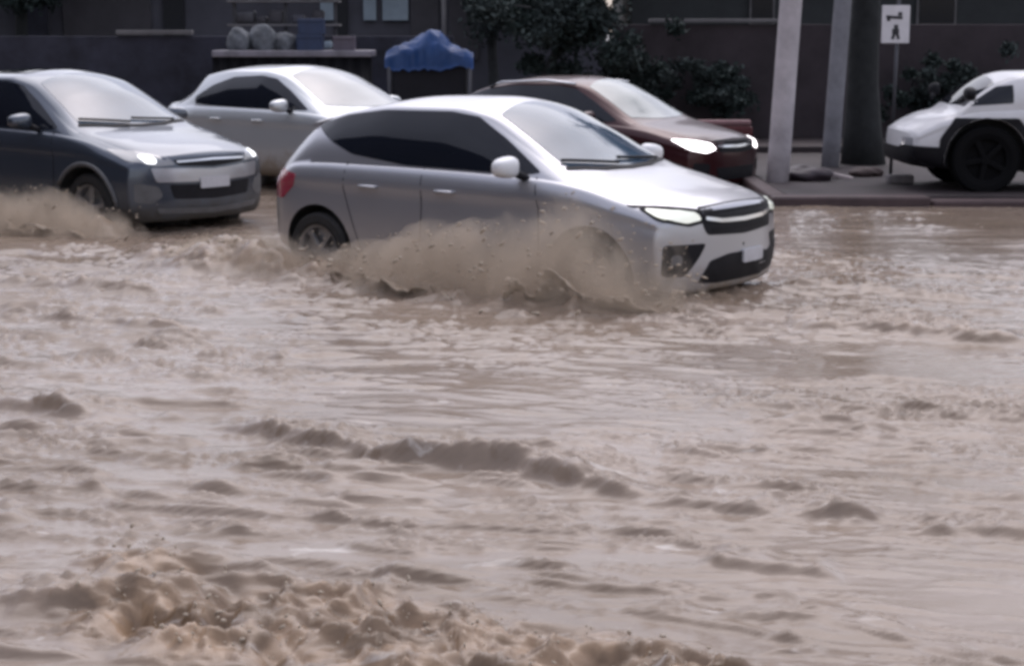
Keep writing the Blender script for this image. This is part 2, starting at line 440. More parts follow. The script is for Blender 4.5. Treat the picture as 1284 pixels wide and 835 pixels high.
for s in (-1, 1):
    h = hc.panel('headlight', [(s * a, b) for a, b in [(.765, .80), (.62, .79), (.46, .765), (.42, .70), (.58, .675), (.77, .715)]], 'front', black_plastic, hero, d=.005, rnd=.02, grid=.03)
    hc.panel('lamp_lens', [(s * a, b) for a, b in [(.755, .792), (.62, .78), (.50, .76), (.475, .715), (.60, .698), (.755, .735)]], 'front', lamp_soft, h, d=.012, rnd=.02, grid=.03)
    hc.panel('lamp_trim', [(s * a, b) for a, b in [(.775, .815), (.62, .806), (.44, .78), (.44, .768), (.62, .793), (.77, .803)]], 'front', black_plastic, h, d=.007, rnd=.004, grid=.03)
    t = hc.panel('taillight', [(s * a, b) for a, b in [(.79, .90), (.50, .885), (.48, .74), (.74, .70), (.80, .74)]], 'rear', tail_red, hero, d=.006, rnd=.03, grid=.03)
    hc.panel('side_lens', [(-1.50, .885), (-1.72, .915), (-1.86, .905), (-1.86, .69), (-1.66, .69), (-1.53, .79)], 'side', tail_red, t, d=.005, side=s, rnd=.02, grid=.03)
    fp = hc.panel('fog_pocket', [(s * a, b) for a, b in [(.77, .56), (.44, .555), (.50, .46), (.62, .335), (.775, .35)]], 'front', black_plastic, hero, d=.004, rnd=.03, grid=.03)
    hc.panel('fog_lamp', [(s * a, b) for a, b in [(.72, .49), (.64, .49), (.64, .42), (.72, .42)]], 'front', grey_plastic, fp, d=.010, rnd=.035, grid=.03)
g = hc.panel('grille', [(-.46, .795), (-.2, .808), (0, .812), (.2, .808), (.46, .795), (.47, .70), (.43, .61), (0, .59), (-.43, .61), (-.47, .70)], 'front', black_plastic, hero, d=.004, rnd=.03)
hc.panel('grille_bar', [(-.44, .735), (-.28, .712), (0, .705), (.28, .712), (.44, .735), (.44, .712), (.28, .686), (0, .678), (-.28, .686), (-.44, .712)], 'front', chrome, g, d=.018, rnd=.01)
for zz in (.765, .645):
    hc.panel('grille_slat', [(-.38, zz + .004), (.38, zz + .004), (.38, zz - .004), (-.38, zz - .004)], 'front', black_plastic, g, d=.009, rnd=.002)
it = hc.panel('bumper_intake', [(-.40, .43), (-.2, .465), (.2, .465), (.40, .43), (.62, .50), (.68, .45), (.56, .30), (.3, .27), (-.3, .27), (-.50, .285)], 'front', black_plastic, hero, d=.004, rnd=.03)
hc.panel('number_plate', [(-.02, .475), (.27, .475), (.27, .385), (-.02, .385)], 'front', plate_m, hero, d=.02, rnd=.012)
for s in (-1, 1):
    mirror_part(hero, .64, .95, 1.04, s, mirror_m)
    for x in (-.72, .02): handle(hero, hc, x, .83, s, paint_silver)
    for pl in ([(-.98, 1.0), (-.98, .8), (-.86, .5), (-.78, .3)], [(-.22, .99), (-.20, .7), (-.21, .3)], [(.80, .97), (.86, .75), (.87, .5), (.86, .3)]):
        hc.panel('door_seam', [(a - .004, b) for a, b in pl] + [(a + .004, b) for a, b in pl[::-1]], 'side', black_plastic, hero, d=.0015, side=s, rnd=0, grid=.5, depth=.004)
def wipers(car, root, x0, k=1.):
    for (ya, yb, xb) in ((-.10, -.60, x0 - .07), (.50, -.04, x0 - .06)):
        pts = []
        for t in np.linspace(0, 1, 9):
            y = ya + (yb - ya) * t; x = x0 + .04 - .09 * (y / .6) ** 2 * k + (xb - x0) * t
            q = car.bvh.ray_cast(Vector((x, y, 4)), Vector((0, 0, -1))); pts.append(q[0] + q[1] * .022)
        bm = bmesh.new(); bm_tube(bm, pts, .011, 6); from_bm('wiper', bm, black_plastic, root, smooth=True)
wipers(hc, hero, 1.0)
sp = bmesh.new()                                                     # roof spoiler over the tailgate
prof = [(-1.30, 1.375), (-1.62, 1.305), (-1.66, 1.285), (-1.62, 1.275), (-1.40, 1.30)]
yy = np.linspace(-.56, .56, 15); rg = []
for y in yy:
    k = (abs(y) / .56) ** 2.5
    rg.append([sp.verts.new((x + .10 * k, y, z - .035 * k)) for x, z in prof])
for a, b in zip(rg[:-1], rg[1:]):
    for k in range(5): sp.faces.new((a[k], a[(k + 1) % 5], b[(k + 1) % 5], b[k]))
sp.faces.new(rg[0]); sp.faces.new(rg[-1][::-1])
from_bm('roof_spoiler', sp, paint_silver, hero, smooth=True).data.set_sharp_from_angle(angle=R(50))
add_wheels(hero, AX, .30, .20, .745)

def common_car(root, car, paint, wind, dlo, ws, axles, arch, r, mirror, lampmat, side_lamps=True):
    car.body(axles, arch, paint, root)
    for s in (-1, 1):
        car.panel('side_window', dlo, 'side', glass_dark, root, d=.004, side=s, rnd=.03)
        mirror_part(root, *mirror, s, paint)
    car.panel('windscreen', ws, 'top', wind, root, d=.004, rnd=.03)
    add_wheels(root, axles, r, .21, .745)

# --- dark blue grey car entering at the left
SUV = variant(HERO, 1.08, 1.05, 1.06, 1.03)
su = Car(SUV, dict(FR, plan=.24, hw=.84, zmid=.62), RR)
suv = empty('dark_saloon_car', (-4.55, 18.0, -.19), R(-38), 'dark blue grey car with dark sunroof following behind, cut off by the left edge', 'car')
sDLO = sc2(DLO, 1.08, 1.068)
sWS = sc2(WS, 1.08, 1.04)
axs = [(-1.36, .33), (1.37, .33)]
common_car(suv, su, paint_dark, glass_wet_sky, sDLO, sWS, axs, .40, .335, (.56, .985, 1.13), lamp_lens)
su.panel('cowl', sc2([(.965, -.64), (1.075, -.3), (1.105, 0), (1.075, .3), (.965, .64), (.935, .62), (1.035, .3), (1.062, 0), (1.035, -.3), (.935, -.62)], 1.08, 1.04), 'top', black_plastic, suv, d=.008, rnd=.008)
for s in (-1, 1):
    h = su.panel('headlight', [(s * a, b) for a, b in [(.80, .90), (.66, .88), (.47, .81), (.43, .755), (.60, .745), (.80, .80)]], 'front', lamp_lens, suv, d=.005, rnd=.02, grid=.03)
    su.panel('lamp_bulb', [(s * a, b) for a, b in [(.70, .845), (.60, .835), (.60, .765), (.70, .775)]], 'front', lamp_point, h, d=.012, rnd=.04, grid=.03)
    fp = su.panel('fog_pocket', [(s * a, b) for a, b in [(.80, .60), (.60, .56), (.56, .47), (.66, .40), (.80, .42)]], 'front', grey_plastic, suv, d=.004, rnd=.03, grid=.03)
    su.panel('taillight', [(s * a, b) for a, b in [(.80, .98), (.52, .96), (.50, .82), (.76, .78), (.82, .82)]], 'rear', tail_red, suv, d=.006, rnd=.03, grid=.03)
    for x in (-.78, .02): handle(suv, su, x, .92, s, paint_dark)
    for pl in ([(-.24, 1.07), (-.22, .7), (-.23, .3)], [(.86, 1.04), (.92, .8), (.93, .5), (.92, .3)]):
        su.panel('door_seam', [(a - .004, b) for a, b in pl] + [(a + .004, b) for a, b in pl[::-1]], 'side', black_plastic, suv, d=.0015, side=s, rnd=0, grid=.5, depth=.004)
su.panel('sunroof', [(-.75, -.42), (-.75, .42), (-.05, .42), (-.05, -.42)], 'top', glass_dark, suv, d=.006, rnd=.06)
g = su.panel('grille', [(-.44, .80), (0, .815), (.44, .80), (.40, .745), (0, .72), (-.40, .745)], 'front', black_plastic, suv, d=.004, rnd=.02)
su.panel('grille_bar', [(-.42, .79), (0, .80), (.42, .79), (.41, .772), (0, .78), (-.41, .772)], 'front', chrome, g, d=.014, rnd=.006)
su.panel('bumper_bar', [(-.66, .735), (0, .70), (.66, .735), (.62, .60), (0, .585), (-.62, .60)], 'front', paint_silver, suv, d=.008, rnd=.03)
su.panel('bumper_intake', [(-.50, .575), (0, .56), (.50, .575), (.46, .44), (0, .42), (-.46, .44)], 'front', black_plastic, suv, d=.005, rnd=.03)
su.panel('number_plate', [(-.18, .625), (.18, .625), (.18, .525), (-.18, .525)], 'front', plate_m, suv, d=.02, rnd=.012)
su.panel('skid_strip', [(-.62, .36), (0, .335), (.62, .36), (.60, .31), (0, .285), (-.60, .31)], 'front', grey_plastic, suv, d=.008, rnd=.02)
for s in (-1, 1):                                                    # light arch trim over the front wheel
    bm = bmesh.new(); pts = []
    for a in np.linspace(R(5), R(150), 16):
        x = 1.37 + math.cos(a) * .425; z = .33 + math.sin(a) * .425
        q = su.bvh.ray_cast(Vector((x, s * 3, z)), Vector((0, -s, 0)))
        if q[0] is not None: pts.append(q[0] + Vector((0, s * .002, 0)))
    bm_tube(bm, pts, .024, 6); from_bm('arch_trim', bm, grey_plastic, suv, smooth=True)

wipers(su, suv, 1.08)
# --- pale silver saloon behind
SAL = variant(HERO, 1.06, 1.0, 1.0, .98)
SAL = [r for r in SAL]
SAL[1] = (-1.95, .27, .785, .60, .93, .72, .985, .64, 1.01); SAL[2] = (-1.72, .25, .825, .58, .955, .75, 1.03, .62, 1.06)
SAL[3] = (-1.45, .22, .84, .55, .965, .77, 1.14, .60, 1.18)
sa = Car(SAL, FR, RR)
sal = empty('silver_saloon_car', (-2.50, 21.6, -.10), R(-41.5), 'pale silver saloon half hidden behind the front silver hatchback and the dark blue grey car', 'car')
SD = [(-1.22, 1.09), (-.95, 1.24), (-.6, 1.345), (-.1, 1.37), (.16, 1.335), (.45, 1.205), (.86, .99), (.45, .985), (-.4, .99), (-.95, 1.00), (-1.2, 1.02)]
common_car(sal, sa, paint_grey, mat('pale_sky_windscreen', (.20, .215, .22), .15, noise=.1, scale=2, ior=1.5, coat=.3), SD, sc2(WS, 1.06, 1.0), sc2(AX, 1.06, 1), .365, .30, (.53, .93, 1.035), lamp_lens)  # pale base of the windscreen paints in the sky it would reflect
for s in (-1, 1):
    sa.panel('headlight', [(s * a, b) for a, b in [(.765, .80), (.62, .79), (.46, .765), (.42, .70), (.58, .675), (.77, .715)]], 'front', lamp_lens, sal, d=.005, rnd=.02, grid=.03)
    sa.panel('taillight', [(s * a, b) for a, b in [(.79, .90), (.50, .885), (.48, .76), (.74, .72), (.80, .76)]], 'rear', tail_red, sal, d=.006, rnd=.03, grid=.03)
    for x in (-.72, .05): handle(sal, sa, x, .85, s, paint_grey)
sa.panel('grille', [(-.42, .78), (.42, .78), (.38, .63), (-.38, .63)], 'front', black_plastic, sal, d=.004, rnd=.03)
sa.panel('rear_window', [(-1.70, -.5), (-1.70, .5), (-1.2, .5), (-1.2, -.5)], 'top', glass_dark, sal, d=.004)

# --- dark red car with its headlights on
REDS = variant(HERO, 1.05, 1.0, 1.0, 1.06)
rc = Car(REDS, FR, RR)
red = empty('dark_red_car', (1.03, 22.5, -.29), R(-37), 'dark red car with both headlights shining behind the hatchback', 'car')
common_car(red, rc, paint_red, mat('grey_sky_windscreen', (.17, .20, .20), .2, noise=.12, scale=2, ior=1.5, coat=.3), sc2(DLO, 1.05, 1.012), sc2(WS, 1.05, 1.0), [(-1.32, .30), (1.34, .30)], .365, .30, (.54, .93, 1.05), lamp_on)  # windscreen grey is sky reflection put into the colour, not mist
for s in (-1, 1):
    rc.panel('headlight', [(s * a, b) for a, b in [(.78, .82), (.64, .805), (.50, .765), (.44, .70), (.60, .66), (.78, .70)]], 'front', lamp_on, red, d=.006, rnd=.03, grid=.03)
    bm = bmesh.new(); bm_tube(bm, [(-1.2, s * .58, 1.38), (-1.0, s * .60, 1.44), (-.3, s * .605, 1.475), (.15, s * .60, 1.44)], .016, 8)
    from_bm('roof_rail', bm, chrome, red, smooth=True)
    rc.panel('taillight', [(s * a, b) for a, b in [(.79, .95), (.50, .93), (.48, .80), (.74, .76), (.80, .80)]], 'rear', tail_red, red, d=.006, rnd=.03, grid=.03)
    rc.panel('fog_pocket', [(s * a, b) for a, b in [(.76, .55), (.54, .53), (.56, .40), (.76, .42)]], 'front', black_plastic, red, d=.004, rnd=.03, grid=.03)
g = rc.panel('grille', [(-.42, .80), (0, .815), (.42, .80), (.38, .66), (0, .645), (-.38, .66)], 'front', black_plastic, red, d=.004, rnd=.03)
rc.panel('grille_bar', [(-.42, .745), (0, .735), (.42, .745), (.42, .72), (0, .705), (-.42, .72)], 'front', chrome, g, d=.016, rnd=.008)
rc.panel('bumper_intake', [(-.45, .48), (.45, .48), (.40, .33), (-.40, .33)], 'front', black_plastic, red, d=.005, rnd=.03)
bm = bmesh.new(); bm_tube(bm, [(-.05, 0, 1.50), (-.10, 0, 1.66)], [.012, .006], 6); from_bm('antenna', bm, black_plastic, red)

# --- white van parked on the kerb at the right, nose to the left
VAN = [(-2.0, .28, .70, .6, .90, .72, 1.18, .64, 1.25), (-1.8, .24, .78, .55, .92, .76, 1.25, .66, 1.31), (-.6, .22, .80, .55, .92, .77, 1.27, .67, 1.335), (.30, .22, .80, .55, .91, .77, 1.255, .67, 1.325),
       (.55, .22, .80, .55, .90, .77, 1.19, .67, 1.275), (.75, .24, .80, .55, .89, .76, 1.07, .69, 1.15), (.93, .25, .80, .55, .86, .75, .925, .71, .98), (1.02, .25, .80, .55, .83, .74, .865, .70, .90), (1.25, .27, .79, .55, .80, .73, .825, .68, .855), (1.48, .30, .77, .52, .72, .71, .745, .66, .77), (1.60, .33, .74, .50, .64, .68, .66, .62, .68)]
vn = Car(VAN, dict(FR, plan=.16, hw=.78, len=.6, zmid=.5, top=.03, bot=.10, zlow=.42), RR)
van = empty('white_van', (5.98, 20.3, .02), R(180 - 1), 'white van with big black wheel arch cladding parked by the kerb at right', 'van')
va = [(-1.15, .35), (.70, .36)]
vn.body(va, .46, paint_white, van)
for s in (-1, 1):
    vn.panel('side_window', [(.72, 1.09), (.60, 1.165), (.42, 1.185), (.42, .985), (.88, .955), (.88, .98)], 'side', glass_dark, van, d=.004, side=s, rnd=.02)
    vn.panel('cargo_window', [(-.3, 1.19), (-1.4, 1.19), (-1.4, .99), (-.3, .985)], 'side', glass_dark, van, d=.004, side=s, rnd=.03)
    mirror_part(van, .92, .90, 1.09, s, black_plastic, 1.0)
    vn.panel('headlight', [(s * a, b) for a, b in [(.68, .60), (.45, .60), (.44, .52), (.69, .50)]], 'front', lamp_lens, van, d=.005, rnd=.02, grid=.03)
    handle(van, vn, -.02, .80, s, grey_plastic)
    for pl in ([(.22, 1.22), (.20, .8), (.20, .3)],):
        vn.panel('door_seam', [(a - .004, b) for a, b in pl] + [(a + .004, b) for a, b in pl[::-1]], 'side', black_plastic, van, d=.0015, side=s, rnd=0, grid=.5, depth=.004)
for s in (-1, 1):
    ring_ = [(1.24, .20), (1.22, .60), (1.06, .82), (.36, .82), (.18, .60), (.16, .20)]
    inn_ = [(.70 + .465 * math.cos(a), .36 + .465 * math.sin(a)) for a in np.linspace(R(200), R(-20), 22)]
    vn.panel('arch_cladding', ring_ + inn_, 'side', black_plastic, van, d=.012, side=s, rnd=.03, grid=.05)
vn.panel('windscreen', [(.93, -.62), (.965, 0), (.93, .62), (.60, .58), (.56, 0), (.60, -.58)], 'top', glass_dark, van, d=.004, rnd=.03)
vn.panel('bumper', [(-.70, .49), (.70, .49), (.70, .28), (-.70, .28)], 'front', black_plastic, van, d=.03, rnd=.05)
for s in (-1, 1):
    vn.panel('bumper_corner', [(1.20, .50), (1.58, .52), (1.58, .30), (1.18, .30)], 'side', black_plastic, van, d=.02, side=s, rnd=.03)
add_wheels(van, va, .38, .22, .68, mat('black_steel_rim', (.006, .006, .007), .8, spec=.1))

# ---------------------------------------------------------------- water
WZ = -.07                                                            # level of the flood
def crest(h, X, Y, pts, A, w, seed, brk=.5):
    """a breaking ridge along a line of ground points, steep towards the south"""
    pts = np.array(pts, float)
    best = np.full(X.shape, 9.); sg = np.zeros(X.shape); tt = np.zeros(X.shape)
    acc = 0
    wx = X + .10 * fbm(X * 2.2, Y * 2.2, seed + 3, 3); wy = Y + .10 * fbm(X * 2.2 + 9, Y * 2.2, seed + 5, 3)
    for a, b in zip(pts[:-1], pts[1:]):
        d = b - a; L = math.hypot(*d); t = np.clip(((wx - a[0]) * d[0] + (wy - a[1]) * d[1]) / L**2, 0, 1)
        dx = wx - a[0] - t * d[0]; dy = wy - a[1] - t * d[1]; ds = np.hypot(dx, dy)
        m = ds < best; best = np.where(m, ds, best); sg = np.where(m, np.sign(dy), sg); tt = np.where(m, acc + t * L, tt); acc += L
    s = best * sg
    prof = np.where(s < 0, np.exp(-(s / (w * .55)) ** 2), np.exp(-(s / (w * 2.4)) ** 2))
    end = np.clip(tt / (.15 * acc), 0, 1) * np.clip((acc - tt) / (.15 * acc), 0, 1)
    var = np.clip(1 - brk + brk * 1.8 * vnoise(tt * 3.0 + seed, tt * 0 + seed, seed), 0, 1.6)
    h += A * prof * end * var * (1 + .5 * fbm(X * 9, Y * 9, seed, 3))
    return h

def zone(X, Y, cx, cy, ang, rx, ry, seed):
    c, s = math.cos(ang), math.sin(ang); u = (X - cx) * c + (Y - cy) * s; v = -(X - cx) * s + (Y - cy) * c
    d = np.sqrt((u / rx) ** 2 + (v / ry) ** 2) + .35 * fbm(X * 1.7, Y * 1.7, seed, 3)
    return np.clip((1.05 - d) / .5, 0, 1) ** 1.3

def water_height(X, Y):
    near = np.exp(-np.maximum(0, np.hypot(X, Y) - 22) / 18)
    wx = X + .25 * fbm(X * .7, Y * .7, 41, 3); wy = Y + .18 * fbm(X * .7, Y * .7, 43, 3)
    far = near * (1 - .7 * np.clip((Y - 12.5) / 5, 0, 1))
    h = .013 * fbm(wx * .6, wy * 1.3, 1, 3) * near
    h += .0036 * fbm(wx * 1.6, wy * 6.5, 5, 3) * far
    h += .0018 * fbm(wx * 6, wy * 20, 9, 3) * far
    # long thin broken ripples carried along by the flow, in patches
    pt = np.clip((vnoise(wx * .55, wy * .7, 71) - .25) * 2.2, 0, 1); dg = wy + .20 * wx
    cut = np.clip((fbm(wx * 2.1, dg * 5, 73, 3) + .02) * 5, 0, 1)
    for (fx, fy, sd, am, k) in ((.8, 4.2, 75, .026, 7.), (1.3, 8.0, 76, .019, 6.), (2.2, 14., 78, .012, 5.)):
        rdg = np.clip(1 - np.abs(fbm(wx * fx, dg * fy, sd, 2)) * k, 0, 1) ** 1.5
        h += am * rdg * cut * far * (.3 + pt); cut = np.clip((fbm(wx * 2.1 + sd, dg * 5, sd + 3, 3) + .02) * 5, 0, 1)
    rip = np.maximum(0, fbm(wx * 1.9, dg * 9.5, 77, 3) - .28); h += .075 * rip * far * (.3 + pt)
    rip = np.maximum(0, fbm(wx * 2.6 + 5, dg * 17, 79, 2) - .30); h += .055 * rip * far * (.25 + pt)
    m = (Y > 3) & (Y < 30) & (np.abs(X) < 9)
    h = h.copy(); x, y = X[m], Y[m]; q = np.zeros_like(x)
    q = crest(q, x, y, [(-1.75, 8.25), (-1.35, 8.12), (-1.05, 7.93), (-.80, 7.75), (-.55, 7.46), (-.07, 7.26), (.26, 7.03), (.70, 6.74)], .058, .072, 3, .8)
    q = crest(q, x, y, [(-3.1, 8.95), (-2.6, 8.75), (-2.2, 8.42), (-1.85, 8.15)], .06, .12, 4)
    q = crest(q, x, y, [(1.45, 8.85), (1.75, 8.6), (2.1, 8.35), (2.9, 8.15)], .038, .06, 6, .8)
    q = crest(q, x, y, [(-2.0, 5.55), (-1.6, 5.46), (-1.2, 5.47), (-.95, 5.58)], .065, .11, 8, .3)
    q = crest(q, x, y, [(1.05, 6.75), (1.25, 6.6), (1.42, 6.5)], .028, .06, 10)
    q = crest(q, x, y, [(1.55, 6.35), (1.8, 6.25), (2.1, 6.2)], .036, .06, 12)
    q = crest(q, x, y, [(.62, 6.0), (.85, 5.88), (1.15, 5.8)], .03, .07, 14)
    q = crest(q, x, y, [(.75, 5.35), (1.1, 5.28), (1.3, 5.2)], .03, .08, 15)
    q = crest(q, x, y, [(1.9, 12.9), (2.6, 12.4), (3.4, 12.0)], .05, .12, 16)
    q = crest(q, x, y, [(1.7, 11.0), (2.4, 10.75), (3.4, 10.3)], .05, .12, 18)
    q = crest(q, x, y, [(-4.3, 13.1), (-3.3, 12.7), (-2.5, 12.4)], .05, .12, 19)
    q = crest(q, x, y, [(-4.2, 11.6), (-3.3, 11.5), (-2.6, 11.1), (-1.9, 11.0)], .045, .1, 20)
    # the churned, breaking water in front
    z = np.maximum(zone(x, y, -.50, 5.20, -.22, 1.05, .46, 21), zone(x, y, .12, 4.88, -.15, .80, .40, 23))
    z = np.maximum(z, .8 * zone(x, y, -1.25, 5.85, -.5, .45, .22, 25))
    ux = x + .10 * fbm(x * 3, y * 3, 35, 3); uy = y + .10 * fbm(x * 3 + 7, y * 3, 37, 3)
    bl = 1 - np.abs(fbm(ux * 3.6, uy * 3.6, 31, 4, .55)) * 2.6
    bl2 = fbm(ux * 7.5, uy * 7.5, 33, 3); bl3 = fbm(ux * 17, uy * 17, 34, 3)
    q += z * (.052 * bl + .048 * bl2 + .022 * bl3)
    # bow and wheel wash along the cars
    def wash(q, cx, cy, yaw, x0, x1, off, A, w, seed):
        c, s = math.cos(yaw), math.sin(yaw); u = (x - cx) * c + (y - cy) * s; v = -(x - cx) * s + (y - cy) * c
        l = np.clip((u - x0) / .5, 0, 1) * np.clip((x1 - u) / .35, 0, 1)
        wd = w * (1 + .5 * fbm(x * 2, y * 2, seed, 2))
        return q + A * l * np.exp(-((v - off) / wd) ** 2) * (1 + .9 * fbm(x * 5, y * 5, seed + 2, 4))
    q = wash(q, 0, 13.46, YAW, -2.6, 1.9, -1.15, .12, .30, 51)
    q = wash(q, 0, 13.46, YAW, -3.2, -1.3, -1.0, .10, .35, 53)
    q = wash(q, 0, 13.46, YAW, 1.4, 2.5, -.2, .05, .8, 55)
    q = wash(q, -4.40, 18.05, R(-38), -2.6, 2.1, -1.2, .12, .3, 57)
    h[m] += q
    CH = np.zeros_like(h); CH[m] = np.clip(z * 1.1 + np.clip(q - .03, 0, .1) * 6 * (y > 9.5), 0, 1)
    return h, CH

def water():
    ax = np.concatenate([-np.geomspace(4.2, 90, 34)[::-1], np.linspace(-4.15, 4.15, 640), np.geomspace(4.2, 90, 34)])
    ys = [3.4]
    while ys[-1] < 27: ys.append(ys[-1] + .0023 * ys[-1])
    ay = np.concatenate([-np.geomspace(.5, 60, 14)[::-1], np.linspace(0, 3.2, 10), np.array(ys), np.geomspace(28, 60, 10)])
    X, Y = np.meshgrid(ax, ay); Z, CH = water_height(X, Y)
    nx, ny = len(ax), len(ay)
    co = np.stack([X, Y, Z], -1).reshape(-1, 3)
    i = np.arange(nx * ny).reshape(ny, nx)
    f = np.stack([i[:-1, :-1], i[:-1, 1:], i[1:, 1:], i[1:, :-1]], -1).reshape(-1, 4)
    me = bpy.data.meshes.new('flood_water')
    me.vertices.add(len(co)); me.vertices.foreach_set('co', co.ravel())
    me.loops.add(f.size); me.loops.foreach_set('vertex_index', f.ravel().astype(np.int32))
    me.polygons.add(len(f)); me.polygons.foreach_set('loop_start', np.arange(0, f.size, 4, dtype=np.int32)); me.polygons.foreach_set('loop_total', np.full(len(f), 4, np.int32))
    me.update(); me.polygons.foreach_set('use_smooth', [True] * len(f))
    at = me.attributes.new('silt', 'FLOAT', 'POINT'); at.data.foreach_set('value', CH.ravel().astype(np.float32))   # how much mud the churned water carries
    return me

def water_mat():
    m = bpy.data.materials.new('muddy_water'); m.use_nodes = True; n = m.node_tree.nodes; l = m.node_tree.links; p = n['Principled BSDF']
    tc = n.new('ShaderNodeTexCoord')
    mp = n.new('ShaderNodeMapping'); mp.inputs['Scale'].default_value = (.35, .8, 1); l.new(tc.outputs['Object'], mp.inputs[0])
    a = n.new('ShaderNodeTexNoise'); a.inputs['Scale'].default_value = 1.3; a.inputs['Detail'].default_value = 6; a.inputs['Roughness'].default_value = .6; a.inputs['Distortion'].default_value = .6
    l.new(mp.outputs[0], a.inputs[0])
    r = n.new('ShaderNodeValToRGB'); e = r.color_ramp.elements
    e[0].position = .32; e[0].color = (.18, .136, .102, 1); e[1].position = .68; e[1].color = (.265, .212, .172, 1)
    l.new(a.outputs['Fac'], r.inputs[0])
    # flecks of froth drifting on the surface
    mp2 = n.new('ShaderNodeMapping'); mp2.inputs['Scale'].default_value = (2.2, 8., 2); l.new(tc.outputs['Object'], mp2.inputs[0])
    b = n.new('ShaderNodeTexNoise'); b.inputs['Scale'].default_value = 1.6; b.inputs['Detail'].default_value = 5; b.inputs['Roughness'].default_value = .6; b.inputs['Distortion'].default_value = .8
    l.new(mp2.outputs[0], b.inputs[0])
    fm = n.new('ShaderNodeMapRange'); fm.inputs[1].default_value = .64; fm.inputs[2].default_value = .76; l.new(b.outputs['Fac'], fm.inputs[0])
    mx = n.new('ShaderNodeMix'); mx.data_type = 'RGBA'; mx.inputs[7].default_value = (.50, .46, .43, 1)
    at = n.new('ShaderNodeAttribute'); at.attribute_name = 'silt'
    ms = n.new('ShaderNodeMix'); ms.data_type = 'RGBA'; l.new(r.outputs[0], ms.inputs[6])
    cl2 = n.new('ShaderNodeTexNoise'); cl2.inputs['Scale'].default_value = 4.5; cl2.inputs['Detail'].default_value = 4; cl2.inputs['Distortion'].default_value = 1.2; l.new(tc.outputs['Object'], cl2.inputs[0])
    cr2 = n.new('ShaderNodeValToRGB'); cr2.color_ramp.elements[0].position = .38; cr2.color_ramp.elements[0].color = (.130, .085, .052, 1); cr2.color_ramp.elements[1].position = .62; cr2.color_ramp.elements[1].color = (.315, .218, .142, 1)
    l.new(cl2.outputs['Fac'], cr2.inputs[0]); l.new(cr2.outputs[0], ms.inputs[7])
    an = n.new('ShaderNodeMath'); an.operation = 'MULTIPLY'; l.new(at.outputs['Fac'], an.inputs[0]); l.new(a.outputs['Fac'], an.inputs[1])
    am = n.new('ShaderNodeMath'); am.operation = 'MULTIPLY'; am.inputs[1].default_value = 1.7; am.use_clamp = True; l.new(an.outputs[0], am.inputs[0]); l.new(am.outputs[0], ms.inputs[0])
    l.new(fm.outputs[0], mx.inputs[0]); l.new(ms.outputs[2], mx.inputs[6]); l.new(mx.outputs[2], p.inputs['Base Color'])
    rr = n.new('ShaderNodeMapRange'); rr.inputs[3].default_value = .12; rr.inputs[4].default_value = .5; l.new(fm.outputs[0], rr.inputs[0]); l.new(rr.outputs[0], p.inputs['Roughness'])
    p.inputs['IOR'].default_value = 1.34
    c = n.new('ShaderNodeTexNoise'); c.inputs['Scale'].default_value = 9; c.inputs['Detail'].default_value = 5; c.inputs['Roughness'].default_value = .6
    mp3 = n.new('ShaderNodeMapping'); mp3.inputs['Scale'].default_value = (.8, 2.2, 1); l.new(tc.outputs['Object'], mp3.inputs[0]); l.new(mp3.outputs[0], c.inputs[0])
    bp = n.new('ShaderNodeBump'); bp.inputs['Strength'].default_value = .22; bp.inputs['Distance'].default_value = .02
    l.new(c.outputs['Fac'], bp.inputs['Height']); l.new(bp.outputs[0], p.inputs['Normal'])
    return m
wmat = water_mat()
w = link('water', water(), wmat); w.location.z = WZ; tag(w, kind='structure')

# ---------------------------------------------------------------- ground and kerbs
asph = mat('wet_asphalt', (.05, .05, .052), .5, noise=.3, scale=4, bump=.3)
dirt_m = mat('wet_pavement', (.030, .021, .023), .75, noise=.5, scale=1.3, bump=.4)
kerb_m = mat('kerb_concrete', (.058, .036, .038), .7, noise=.35, scale=3, bump=.4)
bm = bmesh.new(); bmesh.ops.create_grid(bm, x_segments=2, y_segments=2, size=3000); bmesh.ops.translate(bm, vec=(0, 0, -.26), verts=bm.verts)
tag(from_bm('ground', bm, asph), kind='structure')
def slab(name, x0, x1, y0, y1, z0, z1, m, bev=.02):
    bm = bmesh.new(); bm_box(bm, ((x0 + x1) / 2, (y0 + y1) / 2, (z0 + z1) / 2), (x1 - x0, y1 - y0, z1 - z0), None, bev)
    return tag(from_bm(name, bm, m), kind='structure')
slab('pavement', 3.02, 60, 19.12, 26.0, -.3, .025, dirt_m)
slab('kerb', 2.8, 4.5, 18.80, 19.10, -.3, .04, kerb_m, .03)
slab('kerb', 4.52, 60, 18.80, 19.10, -.3, .0, kerb_m, .03)
slab('kerb', 2.8, 3.0, 19.12, 26.0, -.3, .04, kerb_m, .03)
slab('pavement', -60, 60, 26.02, 300, -.3, .12, dirt_m)

